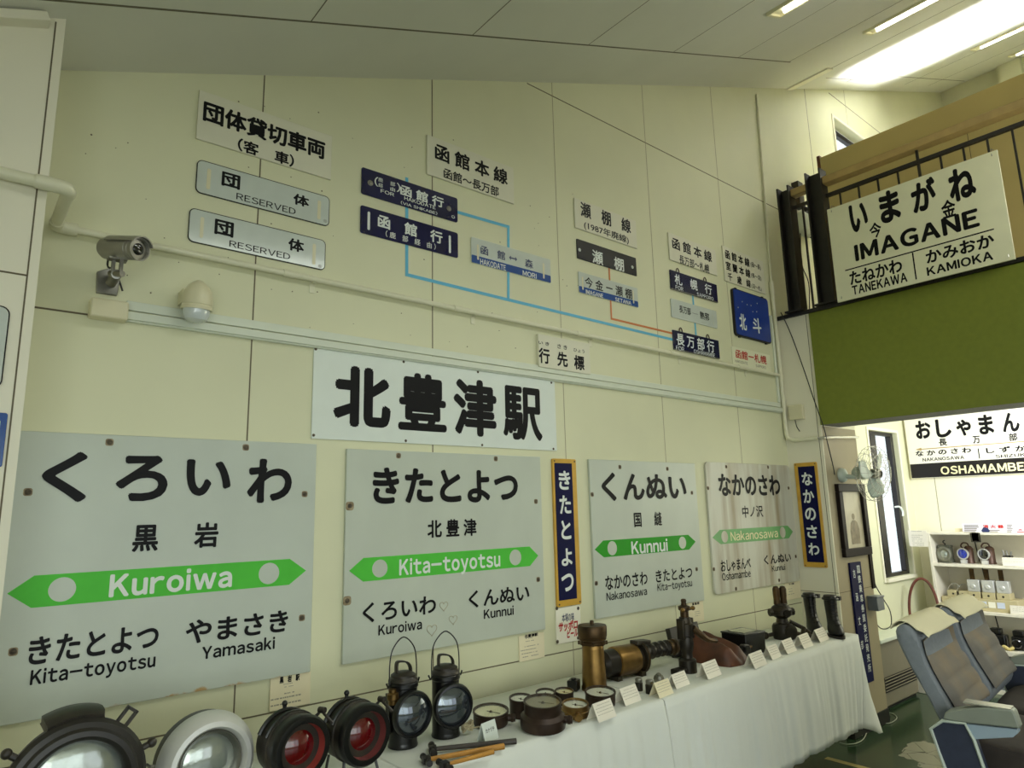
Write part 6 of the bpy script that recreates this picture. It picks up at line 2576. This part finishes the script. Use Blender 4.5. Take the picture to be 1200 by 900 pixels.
m.lathe([(.035, 0), (.042, .008), (.042, .02), (.03, .024), (.0, .022)], q, (-.3, -.95, 0), 18)
m.build('flange_plate', M['gun'], t)
m = MB()
m.tube([c + SDV * .045 + ZUP * .095, c + SDV * .1 + V3((.0, -.02, .06)), c + SDV * .13 + V3((0, -.03, .03))], .012, 8)
m.tube([c + SDV * .1 + V3((0, -.03, .062)), c + V3((.05, -.09, .016))], .013, 8)
m.tube([c + SDV * .05 + V3((0, -.03, .03)), c + SDV * .125 + V3((.0, -.055, .014))], .012, 8)
m.build('pipe_arm', M['gun'], t)
m = MB()
m.tube([c - SDV * .05 + ZUP * .03, c - SDV * .11 + ZUP * .02, c - SDV * .2 + V3((0, .03, .04))], .011, 8)
m.ball(c - SDV * .11 + ZUP * .022, .02, 12, 8)
m.build('left_arm', M['gun'], t)


# the pair of boots
def boot(label, px, py, rz, lean):
    c = ZP(px, py, D1)
    t = thing('ankle_boot', label, 'boot', c, 0, 'pair of black lace boots')
    f = V3((math.sin(rz), -math.cos(rz), 0))          # toe direction
    s_ = V3((f.y, -f.x, 0))
    m = MB()
    # upper as a stack of rings: (height, forward centre, half length, half width)
    rings = [(0.012, .014, .074, .040), (.03, .014, .076, .042), (.05, .008, .070, .041), (.066, .0, .057, .037), (.085, -.012, .047, .034),
             (.11, -.022, .039, .032), (.15, -.026, .039, .034), (.19, -.027, .042, .036), (.225, -.027, .044, .038), (.236, -.027, .042, .037)]
    vs, fs = [], []
    N_ = 22
    for z, fc_, a_, b_ in rings:
        for k in range(N_):
            u = 2 * PI * k / N_
            vs.append(c + f * (fc_ + a_ * math.cos(u) + lean * z) + s_ * b_ * math.sin(u) * (1 - .12 * max(0, math.cos(u))) + ZUP * z)
    for i in range(len(rings) - 1):
        for k in range(N_):
            k2 = (k + 1) % N_
            fs.append((i * N_ + k, i * N_ + k2, (i + 1) * N_ + k2, (i + 1) * N_ + k))
    fs.append(tuple(range(N_))[::-1])
    fs.append(tuple((len(rings) - 1) * N_ + k for k in range(N_)))
    m.mesh(vs, fs)
    up_ = m.build('upper', M['boot'], t, subsurf=1, angle=80)
    m = MB()
    out = [(.014 + .078 * math.cos(2 * PI * k / 24), .043 * math.sin(2 * PI * k / 24) * (1 - .15 * math.cos(2 * PI * k / 24))) for k in range(24)]
    m.prism(out, c, f, s_, ZUP, .013)
    m.build('sole', M['iron'], t)
    m = MB()
    top = c + f * (-.027 + lean * .22) + ZUP * .212
    m.tube([top + f * .046 * math.cos(u) + s_ * .04 * math.sin(u) for u in [2 * PI * k / 20 for k in range(20)]], .007, 6, True)
    m.bb(top - s_ * .05 - V3((.012, .012, .01)), top - s_ * .05 + V3((.012, .012, .012)))
    m.build('collar_strap', M['boot'], t)
    m = MB()
    for k in range(6):
        z = .075 + .022 * k
        fo = .046 if k == 0 else (.028 if k == 1 else .019)
        q = c + f * (fo + lean * z) + ZUP * z
        m.tube([q - s_ * .018, q + f * .003, q + s_ * .018], .0025, 5)
    m.build('lace', M['iron'], t)


boot('black ankle boot standing left of the pair, beside the twin steam fitting', 954.5, 742, -.75, 0.0)
boot('black ankle boot standing right of the pair, at the end of the table', 979.5, 746, -.75, 0.0)

# label cards along the table front
UT = V3((.99, .11, 0))
cards = [((712.5, 843), .112, .066, 'white label card standing before the flat brass gauge', M['paper_white']),
         ((742.7, 824), .112, .066, 'white label card standing right of the brass cylinder', M['paper_white']),
         ((781.7, 815.5), .11, .062, 'yellowed label card in front of the little jars', M['paper']),
         ((801, 804.5), .112, .06, 'white label card behind the yellowed card, left of the steam valve', M['paper_white']),
         ((838.3, 793.5), .128, .072, 'white label card in front of the leather bag', M['paper_white']),
         ((892.5, 781), .138, .07, 'white label card in front of the rust-brown clamp', M['paper_white']),
         ((911, 771.2), .115, .066, 'white label card right of the black glazed box', M['paper_white']),
         ((928.8, 764.5), .125, .07, 'white label card in front of the twin steam fitting', M['paper_white']),
         ((948.3, 758.3), .13, .072, 'white label card below the pipe arm of the twin fitting', M['paper_white']),
         ((967, 751), .14, .072, 'white label card in front of the left boot', M['paper_white'])]
for (px, py), w_, h_, lab, mm in cards:
    easel_card('label_card', lab, ZP(px, py, D1 + .0005), UT, h_, w_, .42, mm, 'label cards along the table', 4)
easel_card('label_card', 'small plastic-covered card reading カナヅチ behind the hammers', ZP(577, 868, D1 + .0005), (.95, .2, 0), .062, .072, .3, M['board_bright'], 'label cards along the table', 0, 'カナヅチ')

# rope bundle
c = ZP(549, 861.5, D1)
c.y += .006
m = MB()
rnd = random.Random(4)
for k in range(9):
    a, b, r_ = rnd.uniform(0, 6), rnd.uniform(.3, 1.1), rnd.uniform(.012, .021)
    pts = []
    for i in range(14):
        u = 2 * PI * i / 14
        pts.append(c + V3((r_ * math.cos(u + a) * 1.2, r_ * math.sin(u + a) * .7, .010 + .016 * (.5 + .5 * math.sin(u * 2 + a)) + .004 * k * .6)))
    m.tube(pts, .0026, 5, True)
m.tube([c + V3((.02, -.01, .02)), c + V3((.035, -.025, .024)), c + V3((.05, -.03, .008)), c + V3((.06, -.04, .004))], .0028, 5, smooth_n=5)
tag(m.build('rope_bundle', M['rope'], loc=c), 'tangled bundle of pale rope between the lantern and the small tool card', 'rope')


# hammers lying on the cloth
def hammer(label, head, tail, hm, r0, zoff=0.0, hs=1.0, text=False):
    zz = D1 + .0125 + zoff
    a, b = ZP(*head, zz), ZP(*tail, zz)
    d = (b - a).normalized()
    sd = V3((-d.y, d.x, 0))
    t = thing('hammer', label, 'hammer', (a + b) / 2 - ZUP * (zz - D1))
    m = MB()
    n = 12
    m.tube([a.lerp(b, i / n) for i in range(n + 1)], [r0 * (.8 + .3 * (i / n)) for i in range(n + 1)], 10)
    m.build('handle', hm, t)
    m = MB()
    q = a
    for k in (-1, 1):
        m.lathe([(0, .0), (.0095 * hs, .0), (.0095 * hs, .012), (.0075 * hs, .018), (.0105 * hs, .026), (.0105 * hs, .036 * hs + .004), (0, .036 * hs + .004)], q, sd * k, 12)
    m.box(q, (.024, .024, .02), Matrix((d, sd, ZUP)).transposed())
    m.build('head', M['iron_brown'], t)


hammer('hammer with a dark grey-brown handle, uppermost of the three on the cloth', (507, 878), (605, 868.5), M['wood_dark'], .0088, 0, 1.1)
hammer('hammer with an ochre wooden handle between the other two hammers', (499.5, 890.5), (590.5, 874.5), M['wood_yellow'], .0088, 0, .95)
hammer('short hammer with an ochre handle, nearest the table edge', (521, 896.5), (578, 881), M['wood_yellow'], .0072, .0, .95)

# ------------------------------------------------------------------ reclining double train seat
SZ = 1.05
S_P = ZP(1048, 735, SZ)                       # upper rear corner of the near backrest
SA = math.radians(5)
WD = V3((math.cos(SA), math.sin(SA), 0))      # along the width of the pair
FD = V3((math.sin(SA), -math.cos(SA), 0))     # the way the seats face


def sxy(px, py, off=0.0):
    """point of the near side plane (moved off along the width) as (forward, height)"""
    q = hit(px, py, S_P + WD * off, WD)
    d = q - S_P
    return d.dot(FD), q.z


t = thing('train_seat', 'grey-blue reclining double train seat with cream headrest covers by the shelves', 'train seat', (S_P.x + .5, S_P.y - .35, 0))
back_px = [(1046, 744), (1048.5, 735), (1055, 731), (1064, 734), (1071.5, 743), (1076, 752), (1079.5, 768), (1087, 785), (1098, 805), (1112, 828), (1123, 846), (1120, 862), (1110, 868), (1104, 850), (1084, 812), (1063, 778)]
back = [sxy(*p) for p in back_px]
arm_px = [(1106, 842), (1107.8, 835), (1112, 832.5), (1125, 830.5), (1140, 829), (1155.7, 828.3), (1186, 831.5), (1189, 835), (1196, 853.7), (1193, 853), (1133.5, 846.7), (1120, 845)]
arm = [sxy(*p, -.06) for p in arm_px]
panel_px = [(1133, 847), (1193, 853.5), (1194, 858), (1188, 863), (1142, 865.5)]
panel = [sxy(*p, -.05) for p in panel_px]
side_px = [(1091, 853.7), (1105, 844.3), (1131, 847.3), (1141.7, 866.5), (1153, 899)]
side = [sxy(*p, -.06) for p in side_px]
fwd_b = [sxy(1153, 899, -.06)[0], sxy(1108, 900, -.06)[0]]
side = side + [(side[-1][0] + .12, .12), (fwd_b[1] + .1, .10)] + [sxy(1108, 900, -.06)]
PW = .47                                      # width of one backrest
GAP = .055
SEP = PW + GAP


def seat_back(k):
    off = k * SEP
    O = S_P + WD * off
    O = V3((O.x, O.y, 0))
    m = MB()
    # shell: profile swept across the width, rounded at both flanks
    n = len(back)
    cxy = (sum(p[0] for p in back) / n, sum(p[1] for p in back) / n)
    levels = [(0, .90), (.012, .97), (.035, 1.0), (PW / 2, 1.0), (PW - .035, 1.0), (PW - .012, .97), (PW, .90)]
    vs, fs = [], []
    for w_, s_ in levels:
        for a_, b_ in back:
            aa = cxy[0] + (a_ - cxy[0]) * (1 - (1 - s_) * .5)
            bb = cxy[1] + (b_ - cxy[1]) * (1 - (1 - s_) * .12)
            vs.append(O + FD * aa + WD * w_ + ZUP * bb)
    L_ = len(levels)
    for i in range(L_ - 1):
        for j in range(n):
            j2 = (j + 1) % n
            fs.append((i * n + j, i * n + j2, (i + 1) * n + j2, (i + 1) * n + j))
    fs.append(tuple(range(n))[::-1])
    fs.append(tuple((L_ - 1) * n + j for j in range(n)))
    m.mesh(vs, fs)
    bk = m.build('backrest', M['seat_blue'], t, subsurf=1, angle=80)
    # padded front face of worn brown cloth
    front = back[5:11]
    m = MB()
    vs, fs = [], []
    cols = 13
    fr = []
    for i in range(len(front) - 1):
        for q in range(6):
            f_ = q / 6
            fr.append((front[i][0] * (1 - f_) + front[i + 1][0] * f_, front[i][1] * (1 - f_) + front[i + 1][1] * f_))
    fr.append(front[-1])
    R_n = len(fr)
    for i, (a_, b_) in enumerate(fr):
        pad = (.016 + .005 * abs(math.sin(PI * i / 6.0)) ** .7) * min(1, max(0, (i - 7) / 6)) - (.006 if i < 8 else 0)
        for c_ in range(cols):
            g = c_ / (cols - 1)
            edge = min(1, min(g, 1 - g) / .12)
            bul = pad * math.sin(edge * PI / 2) if 0 < i < R_n - 1 else 0
            side_wing = .02 * (abs(g - .5) * 2) ** 3
            vs.append(O + FD * (a_ + bul + side_wing * .4) + WD * (.03 + (PW - .06) * g) + ZUP * (b_ + bul * .45))
    for i in range(R_n - 1):
        for c_ in range(cols - 1):
            q = i * cols + c_
            fs.append((q, q + 1, q + cols + 1, q + cols))
    m.mesh(vs, fs)
    m.build('front_cushion', M['seat_brown'], bk, angle=80)
    # headrest cover
    cov = [(back[0][0] * .4 + back[1][0] * .6, back[0][1] * .4 + back[1][1] * .6), back[1], back[2], back[3], back[4], (back[4][0] * .5 + back[5][0] * .5, back[4][1] * .5 + back[5][1] * .5)]
    m = MB()
    vs, fs = [], []
    cen = ((back[2][0] + back[14][0]) / 2, back[5][1])
    pr = []
    for a_, b_ in cov:
        d_ = V3((a_ - cen[0], b_ - cen[1], 0)).normalized() * .012
        pr.append(V3((a_ + d_.x, b_ + d_.y, 0)))
    pr = spline(pr, 4)
    nc = 12
    for i, p in enumerate(pr):
        for c_ in range(nc + 1):
            g = c_ / nc
            e_ = 1 - (abs(g - .5) * 2) ** 6
            hang = .03 * math.sin(g * PI) * max(0, (i / len(pr) - .8)) * 2
            flare = .014 * (1 - e_) if i > len(pr) * .75 else 0
            vs.append(O + FD * (p.x - .006 * (1 - e_) + flare + .018 * (i / len(pr)) ** 3) + WD * (.022 + (PW - .044) * g) + ZUP * (p.y - .006 * (1 - e_) - hang))
    for i in range(len(pr) - 1):
        for c_ in range(nc):
            q = i * (nc + 1) + c_
            fs.append((q, q + 1, q + nc + 2, q + nc + 1))
    m.mesh(vs, fs)
    o = m.build('headrest_cover', M['antimacassar'], t, angle=80)
    md = o.modifiers.new('thickness', 'SOLIDIFY')
    md.thickness = .003
    md.offset = 1


seat_back(0)
seat_back(1)
O0 = V3((S_P.x, S_P.y, 0))
TW = 2 * PW + GAP
for off, nm in ((-.07, 'n'), (TW + .015, 'f')):
    O = O0 + WD * off
    m = MB()
    m.prism(arm, O, FD, ZUP, WD, .055)
    ar = m.build('armrest', M['arm_grey'], t, bevel=.006)
    m = MB()
    m.prism(panel, O + WD * .006, FD, ZUP, WD, .04)
    m.build('arm_panel', M['arm_light'], ar, bevel=.002)
    m = MB()
    m.prism(side, O + WD * (.008 if nm == 'n' else .004), FD, ZUP, WD, .045)
    sp_ = m.build('side_panel', M['arm_navy'], t)
    m = MB()
    edge = [O + WD * .006 + FD * a_ + ZUP * b_ for a_, b_ in side]
    m.tube(edge, .0055, 6, True)
    m.build('panel_edging', M['piping'], sp_)
    m = MB()
    a_, b_ = sxy(1183, 832, -.06)
    m.box(O + WD * .0275 + FD * (a_ - .06) + ZUP * (b_ + .003), (.05, .13, .004), Matrix((WD, FD, ZUP)).transposed())
    m.build('ashtray_lid', M['wire'], ar)
# seat cushions, base and legs
f0, z0_ = sxy(1126, 858)
for k in (0, 1):
    O = O0 + WD * (k * SEP)
    m = MB()
    zt = panel[-1][1] - .0
    cush = [(f0 - .05, zt - .05), (f0 + .02, zt - .01), (f0 + .1, zt - .035), (f0 + .3, zt - .02), (f0 + .46, zt - .005), (f0 + .5, zt - .03), (f0 + .49, zt - .12), (f0 + .0, zt - .16)]
    vs, fs = [], []
    n = len(cush)
    lv = [(0, .9), (.02, 1), (PW / 2, 1.02), (PW - .02, 1), (PW, .9)]
    cc = (sum(p[0] for p in cush) / n, sum(p[1] for p in cush) / n)
    for w_, s_ in lv:
        for a_, b_ in cush:
            vs.append(O + FD * (cc[0] + (a_ - cc[0]) * s_) + WD * w_ + ZUP * (cc[1] + (b_ - cc[1]) * s_))
    for i in range(len(lv) - 1):
        for j in range(n):
            j2 = (j + 1) % n
            fs.append((i * n + j, i * n + j2, (i + 1) * n + j2, (i + 1) * n + j))
    fs.append(tuple(range(n))[::-1])
    fs.append(tuple((len(lv) - 1) * n + j for j in range(n)))
    m.mesh(vs, fs)
    m.build('seat_cushion', M['seat_dark'], t, subsurf=1, angle=80)
m = MB()
m.prism([(f0 + .02, .2), (f0 + .4, .2), (f0 + .4, panel[-1][1] - .17), (f0 + .02, panel[-1][1] - .17)], O0, FD, ZUP, WD, TW)
m.prism([(f0 + .08, 0), (f0 + .34, 0), (f0 + .34, .2), (f0 + .08, .2)], O0 + WD * .2, FD, ZUP, WD, TW - .4)
m.build('seat_base', M['iron'], t, bevel=.004)

# ------------------------------------------------------------------ floor details
a = ZP(968, 888, .001)
m = MB()
m.strip((a.x, a.y, 0), (a.x - .01, -2.5, 0), .042, ZUP, .0012)
tag(m.build('floor_tape', M['line_yellow'], loc=(a.x, a.y, 0), smooth=False), 'straight yellowish tape line on the green floor before the right table', 'tape line')
m = MB()
pts = [ZP(x, y, .006) for x, y in ((1010, 862), (1016, 856), (1012, 866), (1003, 871), (992, 872), (984, 870))]
m.tube(pts, .0028, 6, smooth_n=5)
tag(m.build('white_cord', M['cord'], loc=pts[0]), 'thin white cord on the floor below the hem of the right cloth', 'cord')
m = MB()
pts = [ZP(x, y, .006) for x, y in ((1034, 847), (1042, 847.5), (1049, 844), (1051, 840.5), (1047, 836.5), (1041, 835))]
m.tube(pts, .0028, 6, smooth_n=5)
tag(m.build('white_cord', M['cord'], loc=pts[0]), 'loop of thin white cord on the floor at the foot of the pillar', 'cord')
m = MB()
pts = [W(1017, 640, 2.44), W(1024, 680, 2.44), W(1034, 700, 2.46), W(1043, 716, 2.46), W(1044, 733, 2.46), W(1034, 737, 2.46), W(1026, 728, 2.46), W(1023, 705, 2.46)]
m.tube(pts, .004, 6, smooth_n=5)
tag(m.build('loose_cable', M['cord_black'], loc=pts[0]), 'thin dark cable looping down the wall beside the window', 'cable')
